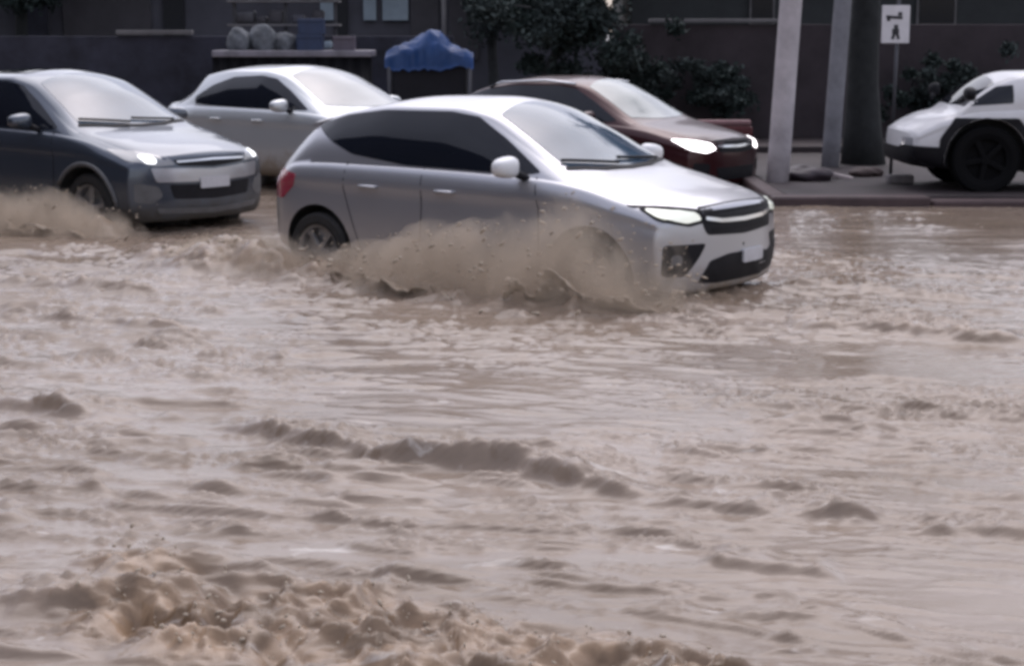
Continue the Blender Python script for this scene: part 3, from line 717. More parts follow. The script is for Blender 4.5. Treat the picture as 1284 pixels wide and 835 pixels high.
# ---------------------------------------------------------------- backdrop buildings and walls
navy = mat('dark_render', (.030, .031, .047), .85, noise=.6, scale=1.6)
brick = mat('dark_brick', (.038, .029, .034), .85, noise=.4, scale=1.5, bump=.3)
grey_wall = mat('grey_render', (.075, .075, .092), .85, noise=.3, scale=.8)
green_wall = mat('green_grey_render', (.036, .040, .043), .85, noise=.3, scale=.9)
pale = mat('pale_shutter', (.26, .32, .37), .7, noise=.2, scale=2)
mauve = mat('mauve_shutter', (.05, .047, .055), .7, noise=.2, scale=2)
ledge_m = mat('ledge_concrete', (.14, .135, .14), .8, noise=.25, scale=3)
dark_open = mat('dark_opening', (.008, .009, .013), .7)
def wpx(px, py, Y):
    cp, sp_ = math.cos(.1696), math.sin(.1696); a = (px - 642) / 2200; b = -(py - 417.5) / 2200
    d = Vector((a, cp + b * sp_, -sp_ + b * cp)); return Vector((0, 0, 1.78)) + d * (Y / d.y)

def boxpart(name, lo, hi, m, parent, bev=.01, base=Vector((0, 0, 0))):
    bm = bmesh.new(); c = (Vector(lo) + Vector(hi)) / 2 - base; bm_box(bm, c, Vector(hi) - Vector(lo), None, bev); return from_bm(name, bm, m, parent)

# long low wall on the left
e = empty('boundary_wall', (-6, 27.5, .12), 0, 'long low dark navy wall behind the dark blue grey car with pale coping strip', 'wall'); b0 = Vector(e.location)
boxpart('wall_face', (-14, 27.4, .12), (-.9, 27.6, 1.72), navy, e, .01, b0)
a = wpx(145, 40, 27.3); c = wpx(240, 40, 27.3)
boxpart('coping_strip', (a.x, 27.30, 1.74), (c.x, 27.5, 1.81), ledge_m, e, .01, b0)
# shop row behind it
e = empty('shop_building', (-4, 31, .12), 0, 'grey shop row with pale shutters behind the stall and blue tarpaulin', 'building'); b0 = Vector(e.location)
boxpart('wall', (-16, 31, .12), (1.6, 36, 3.2), grey_wall, e, .01, b0)
for i, (x0, x1, m) in enumerate([(20, 60, navy), (80, 190, mauve), (205, 232, dark_open), (420, 436, dark_open), (402, 419, pale), (456, 472, pale), (480, 512, pale), (515, 550, mauve), (563, 600, mauve), (616, 628, pale), (632, 640, pale)]):
    p0 = wpx(x0, 30, 30.95); p1 = wpx(x1, 30, 30.95)
    boxpart('shutter', (p0.x, 30.92, 1.3 if m is not pale else 1.98), (p1.x, 30.98, 3.0), m, e, .005, b0)
boxpart('roof', (-16.3, 30.3, 3.22), (1.9, 36.3, 3.36), navy, e, .02, b0)
# brick wall to the right
e = empty('brick_wall', (6, 28.2, .12), 0, 'dark red brick wall with pale ledge behind the dark red car and poles', 'wall'); b0 = Vector(e.location)
boxpart('wall_face', (1.62, 28.1, .12), (18, 28.4, 1.9), brick, e, .01, b0)
a = wpx(815, 28, 28.05)
boxpart('ledge', (a.x, 28.02, 1.925), (4.4, 28.42, 1.985), ledge_m, e, .01, b0)
# house behind the brick wall
e = empty('house_building', (7, 33, .12), 0, 'dim green grey house front with dark window above the brick wall', 'building'); b0 = Vector(e.location)
boxpart('wall', (2.2, 33, .12), (20, 39, 3.2), green_wall, e, .01, b0)
for x0, x1 in ((940, 972), (1150, 1200)):
    p0 = wpx(x0, 15, 32.9); p1 = wpx(x1, 15, 32.9)
    f = boxpart('window', (p0.x, 32.93, 1.9), (p1.x, 33.02, 3.0), ledge_m, e, .005, b0)
    boxpart('pane', (p0.x + .04, 32.915, 1.94), (p1.x - .04, 32.94, 2.96), glass_dark, f, .003, b0)
boxpart('roof', (1.9, 32.3, 3.22), (20.4, 39.4, 3.36), navy, e, .02, b0)

# unseen dark block added at left so car sides and water reflect something dark
e = empty('added_dark_block', (-15, 6, -.2), 0, 'unseen dark block added beyond the left edge to darken the car sides and water', 'building'); b0 = Vector(e.location)
boxpart('wall', (-22, -14, -.2), (-14, 24, 9), navy, e, .02, b0)
for k in range(8):
    for z_ in (1.2, 4.2, 6.9):
        f = boxpart('window', (-14.02, -12 + k * 4.4, z_), (-13.95, -10.4 + k * 4.4, z_ + 1.4), ledge_m, e, .005, b0)
        boxpart('pane', (-13.97, -11.95 + k * 4.4, z_ + .05), (-13.93, -10.45 + k * 4.4, z_ + 1.35), glass_dark, f, .003, b0)
boxpart('roof', (-22.3, -14.3, 9.02), (-13.7, 24.3, 9.3), navy, e, .02, b0)

# ---------------------------------------------------------------- street furniture
pole_m = mat('weathered_pole', (.42, .39, .41), .8, noise=.3, scale=2.5, bump=.3)
pole_g = mat('grey_green_pole', (.20, .20, .22), .8, noise=.3, scale=2.5, bump=.3)
steel_m = mat('grey_steel', (.07, .07, .08), .5, .6, noise=.2)
def pole(name, bpx, tpx, Y, zb, r0, r1, m, label):
    b_ = wpx(*bpx, Y); b_.z = zb; t_ = wpx(*tpx, Y)
    d = (t_ - b_); top = b_ + d * (6.5 / d.z)
    e = empty(name, b_, 0, label, 'pole')
    bm = bmesh.new(); pts = [d * (q / d.z) for q in np.linspace(-.1, 6.5, 14)]
    bm_tube(bm, pts, [r0 + (r1 - r0) * i / 13 for i in range(14)], 16); from_bm('shaft', bm, m, e, smooth=True)
    bm = bmesh.new(); bm_tube(bm, [d * (2.6 / d.z), d * (2.66 / d.z)], [r0 * 1.03, r0 * 1.03], 16); from_bm('steel_band', bm, steel_m, e, smooth=True)
    bm = bmesh.new(); bm_box(bm, d * (5.9 / d.z), (1.4, .09, .1), None, .01); from_bm('cross_arm', bm, steel_m, e)
    return e
pole('utility_pole', (975, 222), (992, 0), 20.9, .025, .135, .125, pole_m, 'thick pale utility pole leaning slightly, nearest the kerb corner')
pole('utility_pole', (1041, 200), (1057, 0), 23.3, .025, .12, .105, pole_g, 'thinner greyish utility pole between the pale pole and the dark tree trunk')
# sign
sb = wpx(1117, 205, 22.0); sb.z = .025
e = empty('street_sign', sb, 0, 'white rectangular sign with black markings on a thin grey post', 'sign')
bm = bmesh.new(); bm_tube(bm, [(0, 0, -.1), (0.03, 0, 2.25)], .022, 10); from_bm('post', bm, steel_m, e, smooth=True)
sc_ = wpx(1123, 31, 21.95) - sb
bm = bmesh.new(); bm_box(bm, sc_, (.345, .02, .46), None, .008)
plate = from_bm('sign_plate', bm, mat('sign_white', (.62, .60, .62), .5, noise=.08), e)
def mark(boxes, name):
    bm = bmesh.new()
    for (cx, cz, w_, h_, ro) in boxes: bm_box(bm, sc_ + Vector((cx, -.0125, cz)), (w_, .006, h_), Matrix.Rotation(ro, 3, 'Y'))
    return from_bm(name, bm, mat('sign_black', (.02, .02, .025), .6), plate)
mark([(-.02, .085, .20, .035, .08), (.05, .125, .05, .045, 0), (-.09, .065, .04, .05, 0)], 'black_marking')
mark([(.005, -.03, .05, .05, 0), (.0, -.085, .085, .06, 0), (-.025, -.145, .035, .075, .3), (.03, -.145, .035, .075, -.3)], 'black_marking')

# bundles at the foot of the poles
sack_m = mat('dark_sack', (.035, .024, .032), .55, noise=.35, scale=8, bump=.3)
def lump(name, loc, size, m, label, cat, seed, group=None):
    bm = bmesh.new(); bmesh.ops.create_icosphere(bm, subdivisions=4, radius=1)
    r_ = random.Random(seed); ph = [r_.random() * 9 for _ in range(6)]
    for v in bm.verts:
        c = v.co; k = 1 + .16 * math.sin(c.x * 3 + ph[0]) * math.cos(c.y * 4 + ph[1]) + .07 * math.sin(c.z * 5 + c.x * 6 + ph[2]) * math.cos(c.y * 7 + ph[3])
        v.co = Vector((c.x * size[0] * k, c.y * size[1] * k, max(-.55, c.z) * size[2] * k))
    bmesh.ops.translate(bm, vec=(0, 0, .55 * size[2]), verts=bm.verts)
    o = from_bm(name, bm, m, None, smooth=True); o.location = loc; tag(o, label, cat, group); return o
def gp(px, py, z=.025):
    a = wpx(px, py, 10); d = a - Vector((0, 0, 1.78)); t = (z - 1.78) / d.z; return Vector((0, 0, 1.78)) + d * t
lump('rubbish_sack', gp(1010, 226), (.30, .22, .11), sack_m, 'dark maroon rubbish sack slumped beside the pale pole foot', 'sack', 3)
lump('rubbish_sack', gp(1085, 221), (.20, .16, .075), mat('brown_sack', (.06, .04, .038), .7, noise=.3, scale=8), 'small brown rubbish sack lying between the trunk and the sign post', 'sack', 5)
bm = bmesh.new(); bm_box(bm, (0, 0, .03), (.34, .12, .05), Matrix.Rotation(R(12), 3, 'Y'), .012)
o = from_bm('broken_board', bm, mat('pale_board', (.34, .29, .29), .7, noise=.3, scale=9)); o.location = gp(1052, 224); o.rotation_euler = (0, 0, -.3); tag(o, 'pale broken board lying on the pavement beside the dark sack', 'board')
bm = bmesh.new(); bm_box(bm, (0, 0, .05), (.30, .2, .10), None, .02)
o = from_bm('stone_block', bm, mat('stone_grey', (.17, .155, .16), .8, noise=.3, scale=8, bump=.4)); o.location = gp(1128, 230); tag(o, 'grey stone block beside the van nose and the sign post', 'stone')

# red barrier behind the red car
e = empty('red_barrier', (2.98, 25.2, -.05), 0, 'low red barrier with pink top rail behind the dark red car', 'barrier')
rm = mat('red_barrier_paint', (.10, .018, .022), .5, noise=.3, scale=4); pm = mat('pink_rail', (.27, .15, .16), .6, noise=.2)
bm = bmesh.new(); bm_box(bm, (0, 0, .28), (.9, .18, .46), None, .03); from_bm('panel', bm, rm, e)
bm = bmesh.new(); bm_box(bm, (0, 0, .56), (.86, .12, .07), None, .02); from_bm('rail', bm, pm, e)
for s in (-.35, .35):
    bm = bmesh.new(); bm_box(bm, (s, 0, .0), (.12, .4, .1), None, .01); from_bm('foot', bm, rm, e)

blue_c = mat('blue_crate_plastic', (.018, .034, .085), .5, noise=.2, scale=6)
# market stall with goods
stall = empty('market_stall', (-3.1, 25.4, -.1), 0, 'roadside stall with pale counter edge and dark cloth skirt behind the silver saloon', 'stall')
a = wpx(266, 66, 25.0); c = wpx(466, 68, 25.0); ws_ = c.x - a.x; mx_ = (a.x + c.x) / 2; zt = a.z + .1
cl = mat('dark_cloth', (.007,.007,.011), .9, noise=.3, scale=3)
bm = bmesh.new(); bm_box(bm, (mx_ + 3.1, 0, zt - .02), (ws_, .9, .09), None, .015); from_bm('counter', bm, mat('pale_counter', (.18, .17, .20), .6, noise=.35, scale=5), stall)
bm = bmesh.new(); n_ = 60
r0 = [bm.verts.new((mx_ + 3.1 - ws_ / 2 + ws_ * i / n_, -.41 + .02 * math.sin(i * 1.3), zt - .07)) for i in range(n_ + 1)]
r1 = [bm.verts.new((mx_ + 3.1 - ws_ / 2 + ws_ * i / n_, -.43 + .04 * math.sin(i * 1.3 + .5), .12)) for i in range(n_ + 1)]
for i in range(n_): bm.faces.new((r0[i], r0[i + 1], r1[i + 1], r1[i]))
bmesh.ops.solidify(bm, geom=bm.faces[:], thickness=.01); from_bm('cloth_skirt', bm, cl, stall, smooth=True)
for sx in (-1, 1):
    for sy in (-.35, .35):
        bm = bmesh.new(); bm_box(bm, (mx_ + 3.1 + sx * (ws_ / 2 - .08), sy, zt / 2 - .05), (.05, .05, zt - .05), None, .005); from_bm('leg', bm, steel_m, stall)
ztw = zt - .1 + .025
sackp = mat('pale_sack', (.12, .13, .145), .85, noise=.5, scale=5, bump=.4)
# rack of boards with folded bundles behind the counter
rk = empty('goods_rack', (mx_ - .1, 26.0, -.1), 0, 'grey rack of shelves with folded bundles behind the stall counter', 'rack')
for sx in (-.85, -.1, .62):
    bm = bmesh.new(); bm_box(bm, (sx, 0, 1.3), (.05, .05, 2.6), None, .005); from_bm('upright', bm, steel_m, rk)
rr_ = random.Random(2)
for zz in (1.62, 1.98, 2.32):
    bm = bmesh.new(); bm_box(bm, (-.12, .02, zz), (1.62, .4, .03), None, .005); from_bm('shelf', bm, ledge_m, rk)
    x_ = -.82
    while x_ < .5:
        w_ = rr_.uniform(.12, .3); h_ = rr_.uniform(.08, .2)
        bm = bmesh.new(); bm_box(bm, (x_ + w_ / 2, 0, zz + .02 + h_ / 2), (w_ - .02, .28, h_), Matrix.Rotation(rr_.uniform(-.05, .05), 3, 'Y'), .03)
        from_bm('folded_bundle', bm, rr_.choice([pale, mauve, grey_wall, blue_c, steel_m]), rk, smooth=True); x_ += w_ + rr_.uniform(.0, .12)
for i, (px, wd, hh, lab) in enumerate([(300, .30, .30, 'lumpy grey sack at the left end of the stall counter'), (330, .32, .36, 'larger grey sack in the middle of the stall counter'), (358, .24, .26, 'small grey sack beside the blue crate stack on the stall')]):
    p = wpx(px, 50, 25.3); lump('goods_sack', Vector((p.x, 25.3, ztw)), (wd / 2 + .04, .2, hh / 1.55), sackp, lab, 'sack', 10 + i, 'sacks on the stall counter')
blue_c = mat('blue_crate_plastic', (.018, .034, .085), .5, noise=.2, scale=6)
def crate(loc, label, sz=(.36, .3, .22), m=blue_c):
    bm = bmesh.new(); w_, d_, h_ = sz
    bm_box(bm, (0, 0, .012), (w_ - .02, d_ - .02, .02))
    for s in (-1, 1):
        bm_box(bm, (s * (w_ / 2 - .008), 0, h_ / 2), (.016, d_, h_), None, .003); bm_box(bm, (0, s * (d_ / 2 - .008), h_ / 2), (w_ - .036, .016, h_), None, .003)
    for s in (-1, 1): bm_box(bm, (0, s * (d_ / 2 + .006), h_ - .03), (w_, .012, .04), None, .003)
    o = from_bm('plastic_crate', bm, m); o.location = loc; return tag(o, label, 'crate', 'blue crates on the stall')
p = wpx(389, 40, 25.2)
crate((p.x, 25.2, ztw), 'blue plastic crate at the bottom of the two crate stack on the stall'); crate((p.x + .02, 25.21, ztw + .225), 'blue plastic crate on top of the two crate stack on the stall')
p = wpx(432, 55, 25.2)
crate((p.x, 25.2, ztw), 'mauve plastic crate at the right end of the stall counter', (.3, .3, .2), mat('mauve_plastic', (.09, .075, .10), .5, noise=.2))

# blue tarpaulin over a heap of goods
e = empty('tarp_stall', wpx(537, 80, 25.2) * 1, 0, 'crumpled bright blue tarpaulin draped over a dark covered stall', 'stall'); e.location.z = -.1; b0 = Vector(e.location)
x0 = wpx(484, 60, 25.2).x - b0.x; x1 = wpx(594, 60, 25.2).x - b0.x
nu, nv = 70, 40
U, V = np.meshgrid(np.linspace(0, 1, nu), np.linspace(0, 1, nv))
hp = np.interp(U, [0, .08, .3, .5, .62, .74, .88, 1], [.08, .16, .26, .42, .44, .24, .15, .10])        # ridge height along the heap
a_ = (V - .5) * math.pi * 1.02
ZZ = hp * np.cos(a_ * .92) + .05 * fbm(U * 5, V * 3, 61, 3) + .035 * np.abs(fbm(U * 9 + V * 4, V * 3 - U * 2, 63, 3)) * 2 - .02
YY = np.sin(a_) * (.34 + .05 * fbm(U * 6, V * 2, 65, 3))
ZZ = np.where(V < .12, ZZ - (.12 - V) * (.7 + 1.1 * vnoise(U * 6, U * 0, 67)), ZZ); base_z = 1.50
bm = bmesh.new(); vs = [[bm.verts.new((x0 + (x1 - x0) * U[j, i], YY[j, i], base_z + ZZ[j, i])) for i in range(nu)] for j in range(nv)]
for j in range(nv - 1):
    for i in range(nu - 1): bm.faces.new((vs[j][i], vs[j][i + 1], vs[j + 1][i + 1], vs[j + 1][i]))
bmesh.ops.solidify(bm, geom=bm.faces[:], thickness=.008)
from_bm('tarpaulin', bm, mat('blue_tarp', (.03, .095, .29), .42, noise=.35, scale=3, bump=.2), e, smooth=True)
for sx in (x0 + .06, x1 - .06):
    for sy in (-.3, .3):
        bm = bmesh.new(); bm_tube(bm, [(sx, sy, 0), (sx, sy, 1.40)], .025, 8); from_bm('post', bm, steel_m, e, smooth=True)
bm = bmesh.new(); bm_box(bm, ((x0 + x1) / 2, 0, .75), (x1 - x0 - .2, .56, 1.30), None, .03); from_bm('covered_counter', bm, cl, e)
p = wpx(557, 30, 29); e = empty('thin_post', (p.x, 29, .12), 0, 'thin pale post rising behind the blue tarpaulin', 'post')
bm = bmesh.new(); bm_tube(bm, [(0, 0, 0), (0, 0, 3.4)], .04, 10); from_bm('shaft', bm, ledge_m, e, smooth=True)
bm = bmesh.new(); bm_tube(bm, [(0, 0, 3.4), (0, 0, 3.46)], .06, 10); from_bm('post_cap', bm, ledge_m, e, smooth=True)

# ---------------------------------------------------------------- trees
bark = mat('dark_bark', (.018, .020, .021), .9, noise=.4, scale=6, bump=.6)
bark2 = mat('grey_bark', (.03, .032, .034), .9, noise=.4, scale=6, bump=.6)
leafs = [mat('leaf_dark', (.024, .034, .032), .9, noise=.4, scale=2, spec=.12), mat('leaf_mid', (.045, .057, .056), .9, noise=.4, scale=2, spec=.12)]
def tree(name, base, r, h, crown_c, crown_r, n, label, m=bark, lean=(0, 0), seed=1, limbs=5, leaf=.07):
    r_ = random.Random(seed); e = empty(name, base, 0, label, 'tree')
    bm = bmesh.new(); pts = [Vector((lean[0] * t + .04 * math.sin(t * 5 + seed), lean[1] * t, h * t - .1)) for t in np.linspace(0, 1, 9)]
    bm_tube(bm, pts, [r * (1.35 if i == 0 else 1.08 if i == 1 else 1 - .05 * i) for i in range(9)], 12)
    tr = from_bm('trunk', bm, m, e, smooth=True)
    cc = Vector(crown_c)
    for k in range(limbs):
        a = k * 2.4 + seed; t = pts[5 + k % 3]
        q = cc + Vector((math.cos(a) * crown_r[0] * .65, math.sin(a) * crown_r[1] * .65, r_.uniform(-.3, .5) * crown_r[2]))
        bm = bmesh.new(); bm_tube(bm, [t, t.lerp(q, .5) + Vector((0, 0, .15)), q], [r * .5, r * .3, r * .1], 7); from_bm('limb', bm, m, tr, smooth=True)
    cl_ = [(cc + Vector((r_.gauss(0, .42) * crown_r[0], r_.gauss(0, .42) * crown_r[1], r_.gauss(0, .40) * crown_r[2])), r_.uniform(.18, .42)) for _ in range(34)]
    N = n; idx = [r_.randrange(len(cl_)) for _ in range(N)]
    P = np.array([[*(cl_[i][0] + Vector((r_.gauss(0, 1), r_.gauss(0, 1), r_.gauss(0, .8))) * cl_[i][1] * min(crown_r) * .62)] for i in idx])
    nr = np.random.default_rng(seed); A = nr.normal(size=(N, 3)); A /= np.linalg.norm(A, axis=1)[:, None]
    B = nr.normal(size=(N, 3)); B -= (B * A).sum(1)[:, None] * A; B /= np.linalg.norm(B, axis=1)[:, None]
    s = leaf * nr.uniform(.6, 1.5, N)[:, None]
    co = np.stack([P - A * s, P + B * s * .5, P + A * s, P - B * s * .5], 1).reshape(-1, 3)
    me = bpy.data.meshes.new('crown'); me.from_pydata(co.tolist(), [], np.arange(4 * N).reshape(-1, 4).tolist())
    for q_ in leafs: me.materials.append(q_)
    me.polygons.foreach_set('material_index', [(i % 34) % 2 if nr.random() < .8 else 1 for i in idx]); me.update()
    link('crown', me, None, e); return e
p = wpx(1082, 200, 23.8)
tree('street_tree', (p.x, 23.8, .025), .235, 4.6, (0, 0, 5.2), (2.2, 1.8, 1.2), 6000, 'dark thick tree trunk standing between the second pole and the sign', seed=3, leaf=.11)
p = wpx(690, 120, 26.8)
tree('leafy_tree', (p.x - .6, 26.8, .12), .10, 2.0, (.75, 0, 1.75), (1.15, .7, .9), 17000, 'dim green leafy tree behind the roof of the dark red car', m=bark2, lean=(.9, 0), seed=5, leaf=.05)
p = wpx(620, 120, 29.2)
tree('leafy_tree', (p.x, 29.2, .12), .10, 2.8, (0, 0, 2.6), (.8, .7, .9), 11000, 'bluish green tree between the blue tarpaulin and the leafy tree', m=bark2, seed=8, leaf=.05)
p = wpx(30, 60, 29.4)
tree('leafy_tree', (p.x, 29.4, .12), .13, 3.2, (0, 0, 2.9), (1.1, .8, 1.1), 7000, 'dark tree above the boundary wall at the top left corner', m=bark, seed=9, leaf=.06)

for (px, z_, rx, sd, lab) in ((806, 1.05, .75, 12, 'low dark bush against the brick wall behind the dark red car roof'), (905, .8, .6, 13, 'small dark bush against the brick wall between the red car and pale pole'), (1180, .9, .9, 14, 'wide dark bush against the brick wall behind the white van nose')):
    p = wpx(px, 120, 27.5); o_ = tree('bush', (p.x, 27.5, .12), .05, z_, (0, 0, z_ * .85), (rx, .35, z_ * .75), 7000, lab, m=bark2, seed=sd, leaf=.045); o_['category'] = 'bush'

# ---------------------------------------------------------------- spray
def mist_mat(name, dens, color, scale, prof):
    """spray thins out upwards, sideways and towards its ends, torn by noise"""
    P = np.array(prof); yc = float(P[:, 1].mean()); w = float(P[:, 2].max()); ztop = float(P[:, 3].max()); xc = float(P[0, 0] + P[-1, 0]) / 2; hx = float(P[-1, 0] - P[0, 0]) / 2
    m = bpy.data.materials.new(name); m.use_nodes = True; n = m.node_tree.nodes; l = m.node_tree.links
    for q in list(n):
        if q.type == 'BSDF_PRINCIPLED': n.remove(q)
    pv = n.new('ShaderNodeVolumePrincipled'); pv.inputs['Color'].default_value = (*color, 1); pv.inputs['Anisotropy'].default_value = .1
    tc = n.new('ShaderNodeTexCoord'); mp = n.new('ShaderNodeMapping'); mp.inputs['Scale'].default_value = (1.0, 1.3, .62); mp.inputs['Rotation'].default_value = (0, R(25), 0)
    l.new(tc.outputs['Object'], mp.inputs[0])
    nt = n.new('ShaderNodeTexNoise'); nt.inputs['Scale'].default_value = scale; nt.inputs['Detail'].default_value = 7; nt.inputs['Roughness'].default_value = .66; nt.inputs['Distortion'].default_value = .5
    l.new(mp.outputs[0], nt.inputs[0])
    sp = n.new('ShaderNodeSeparateXYZ'); l.new(tc.outputs['Object'], sp.inputs[0])
    def M(op, a, b=None):
        q = n.new('ShaderNodeMath'); q.operation = op
        for k, v in ((0, a), (1, b)):
            if v is None: continue
            if isinstance(v, (int, float)): q.inputs[k].default_value = v
            else: l.new(v, q.inputs[k])
        return q.outputs[0]
    zt = M('POWER', M('MAXIMUM', M('DIVIDE', sp.outputs['Z'], ztop), 0.), 1.3)
    yt = M('POWER', M('ABSOLUTE', M('DIVIDE', M('SUBTRACT', sp.outputs['Y'], yc), w)), 2.)
    xt = M('POWER', M('ABSOLUTE', M('DIVIDE', M('SUBTRACT', sp.outputs['X'], xc), hx)), 3.)
    v = M('SUBTRACT', M('MULTIPLY', nt.outputs['Fac'], 1.5), M('ADD', M('MULTIPLY', zt, .62), M('ADD', M('MULTIPLY', yt, .30), M('MULTIPLY', xt, .45))))
    mr = n.new('ShaderNodeMapRange'); mr.interpolation_type = 'SMOOTHSTEP'; mr.inputs[1].default_value = .12; mr.inputs[2].default_value = .85; mr.inputs[3].default_value = 0; mr.inputs[4].default_value = dens; l.new(v, mr.inputs[0])
    l.new(mr.outputs[0], pv.inputs['Density']); l.new(pv.outputs[0], n['Material Output'].inputs['Volume'])
    return m
drop_m = mat('muddy_drops', (.40, .335, .265), .3, noise=.25, scale=12, ior=1.34); drop_m.node_tree.nodes['Principled BSDF'].inputs['Transmission Weight'].default_value = .0

def splash(name, car_loc, yaw, prof, label, sheet, dens=7., ndrop=260, seed=1, color=(.68, .60, .51)):
    """prof: list of (along, offset sideways, half width, height) in the frame of the car"""
    e = empty(name, (car_loc[0], car_loc[1], WZ), yaw, label, 'splash')
    r_ = random.Random(seed); bm = bmesh.new(); rings = []
    P = np.array(prof, float); us = np.linspace(P[0, 0], P[-1, 0], 60)
    q = [pchip(P[:, 0], P[:, k], us) for k in (1, 2, 3)]
    n = 20
    for i, u in enumerate(us):
        o_, w_, h_ = q[0][i], q[1][i], q[2][i]; ring = []
        for k in range(n):
            t = 2 * math.pi * k / n; c, s = math.cos(t), math.sin(t)
            k2 = 1 + .14 * math.sin(u * 7 + t * 2 + seed) * math.sin(u * 3.3 + t) + .07 * math.sin(u * 17 + t * 3)
            ring.append(bm.verts.new((u, o_ + w_ * c * k2, -.04 + max(0, s) * h_ * k2 + min(0, s) * .03)))
        rings.append(ring)
    for a, b in zip(rings[:-1], rings[1:]):
        for k in range(n): bm.faces.new((a[k], a[(k + 1) % n], b[(k + 1) % n], b[k]))
    bm.faces.new(rings[0]); bm.faces.new(rings[-1][::-1])
    from_bm('spray_mist', bm, mist_mat('mist_' + name, dens, color, 3.2, prof), e, smooth=True)
    # torn sheet of muddy water thrown up and outwards
    nu, nv = 240, 44
    U, V = np.meshgrid(np.linspace(P[0, 0], P[-1, 0], nu), np.linspace(0, 1, nv))
    O = np.interp(U, us, q[0]); W = np.interp(U, us, q[1]); H = np.interp(U, us, q[2]) * sheet
    top = H * (.55 + .9 * (vnoise(U * 4.0, U * 0 + seed, seed) - .3) + .22 * fbm(U * 12, U * 0, seed + 1, 3)) * np.clip((U - P[0, 0]) / .5, 0, 1) * np.clip((P[-1, 0] - U) / .5, 0, 1)
    top = np.maximum(top, .03)
    XX = U - .45 * V * top + .05 * fbm(U * 6, V * 2, seed + 2, 3)
    YY = O + .10 - W * (.35 + .75 * V ** .8) + .07 * fbm(U * 7, V * 3, seed + 3, 4)
    ZZ = top * (V ** .8) * (1.12 - .25 * V ** 3) + .03 * fbm(U * 9, V * 4, seed + 4, 3) * V - .04
    tear = vnoise(U * 9 + V * 2.0, V * 3.2 - U * 1.2, seed + 6) * .55 + vnoise(U * 26, V * 7, seed + 7) * .45
    keep = tear > (.16 + .52 * V ** 1.2)
    bm = bmesh.new(); vv = {}
    def gv(a, b):
        if (a, b) not in vv: vv[(a, b)] = bm.verts.new((XX[a, b], YY[a, b], ZZ[a, b]))
        return vv[(a, b)]
    for a in range(nv - 1):
        for b in range(nu - 1):
            if keep[a, b] and keep[a + 1, b + 1]: bm.faces.new((gv(a, b), gv(a, b + 1), gv(a + 1, b + 1), gv(a + 1, b)))
    left = set(bm.verts)                                             # scraps too small to hang together fall away
    while left:
        st_ = [left.pop()]; comp = list(st_)
        while st_:
            for ed in st_.pop().link_edges:
                for v_ in ed.verts:
                    if v_ in left: left.discard(v_); st_.append(v_); comp.append(v_)
        if len(comp) < 14: bmesh.ops.delete(bm, geom=comp, context='VERTS')
    bmesh.ops.recalc_face_normals(bm, faces=bm.faces)
    for _ in range(2): bmesh.ops.smooth_vert(bm, verts=bm.verts, factor=.5, use_axis_x=True, use_axis_y=True, use_axis_z=True)
    off_ = {v: bm.verts.new(v.co + Vector((0, .014, .003))) for v in list(bm.verts)}
    for f_ in list(bm.faces): bm.faces.new([off_[v] for v in f_.verts][::-1])
    for ed in [e_ for e_ in bm.edges if len(e_.link_faces) == 1 and e_.verts[0] in off_]:
        a1, a2 = ed.verts; bm.faces.new((a1, a2, off_[a2], off_[a1]))
    from_bm('water_sheet', bm, drop_m, e, smooth=True)
    # droplets and torn strings of water
    bm = bmesh.new()
    for i in range(ndrop):
        u = r_.uniform(P[0, 0], P[-1, 0]); k = (u - us[0]) / (us[-1] - us[0]) * 59; k = int(min(59, k))
        o_, w_, h_ = q[0][k], q[1][k], q[2][k]
        z = h_ * (r_.random() ** 1.5) * .95; y = o_ + w_ * r_.gauss(0, .6)
        s = r_.choice([.003, .004, .005, .006, .008, .011]) * r_.uniform(.7, 1.3); L = r_.uniform(1, 3.5)
        m_ = Matrix.Translation((u, y, z)) @ Matrix.Rotation(r_.uniform(-.9, .3), 4, 'Y') @ Matrix.Diagonal((s * L, s, s * .9, 1))
        bmesh.ops.create_icosphere(bm, subdivisions=1, radius=1, matrix=m_)
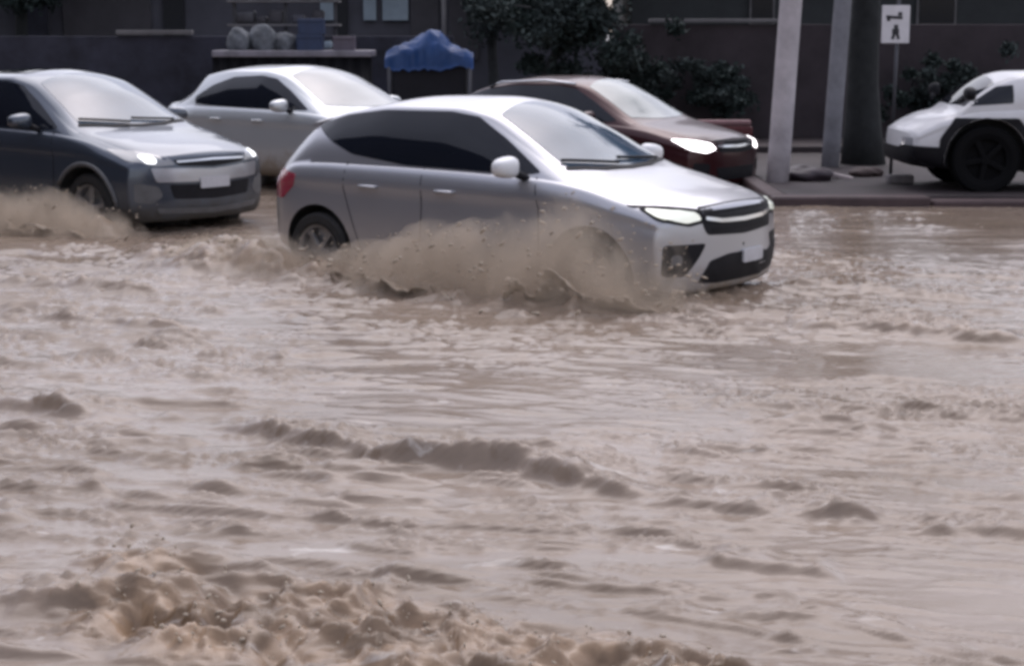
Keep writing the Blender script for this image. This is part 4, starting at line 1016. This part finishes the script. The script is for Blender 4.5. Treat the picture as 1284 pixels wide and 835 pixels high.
    o = from_bm('droplets', bm, drop_m, e, smooth=True, recalc=False); o['kind'] = 'stuff'
    return e
splash('front_wheel_splash', (0, 13.46), YAW, [(-1.3, -1.0, .16, .12), (-.7, -1.12, .28, .34), (-.2, -1.2, .34, .46), (.3, -1.24, .38, .54), (.8, -1.24, .40, .62), (1.3, -1.16, .42, .84), (1.75, -1.06, .38, .80), (2.3, -.97, .16, .22)], 'tall brown spray along the side of the silver hatchback at its front wheel', .40, 6.2, 1100, 3)
splash('rear_wheel_splash', (0, 13.46), YAW, [(-3.0, -.95, .14, .08), (-2.5, -1.05, .36, .24), (-2.0, -1.1, .42, .32), (-1.5, -1.15, .42, .36), (-1.0, -1.15, .36, .34), (-.5, -1.1, .15, .2)], 'low brown wash trailing from the rear wheel of the silver hatchback', .36, 5.5, 400, 5)
splash('saloon_splash', (-4.55, 18.0), R(-38), [(-1.0, -1.1, .16, .18), (-.4, -1.2, .34, .36), (.4, -1.25, .38, .44), (1.0, -1.25, .40, .47), (1.6, -1.22, .40, .47), (2.3, -1.1, .26, .25)], 'brown spray beside the front wheel of the dark blue grey car', .5, 13., 400, 7)

# drops flung up by the churned water in front
def flung_drops():
    r_ = random.Random(4); X = np.array([r_.uniform(-1.75, .85) for _ in range(1500)]); Y = np.array([r_.uniform(4.5, 6.2) for _ in range(1500)])
    h, ch = water_height(X, Y); bm = bmesh.new(); n = 0
    for x, y, z, c in zip(X, Y, h, ch):
        if c < .45 or n > 260: continue
        n += 1; s = r_.choice([.002, .003, .004, .006]) * r_.uniform(.8, 1.2)
        bmesh.ops.create_icosphere(bm, subdivisions=1, radius=1, matrix=Matrix.Translation((x, y, z + .09 * r_.random() ** 2)) @ Matrix.Rotation(r_.random() * 3, 4, 'Y') @ Matrix.Diagonal((s * r_.uniform(1, 2.5), s, s, 1)))
    o = from_bm('water_drops', bm, drop_m, None, smooth=True, recalc=False); o.location.z = WZ; tag(o, 'small brown drops flung up by the churned water in front', 'drops', None, 'stuff')
flung_drops()
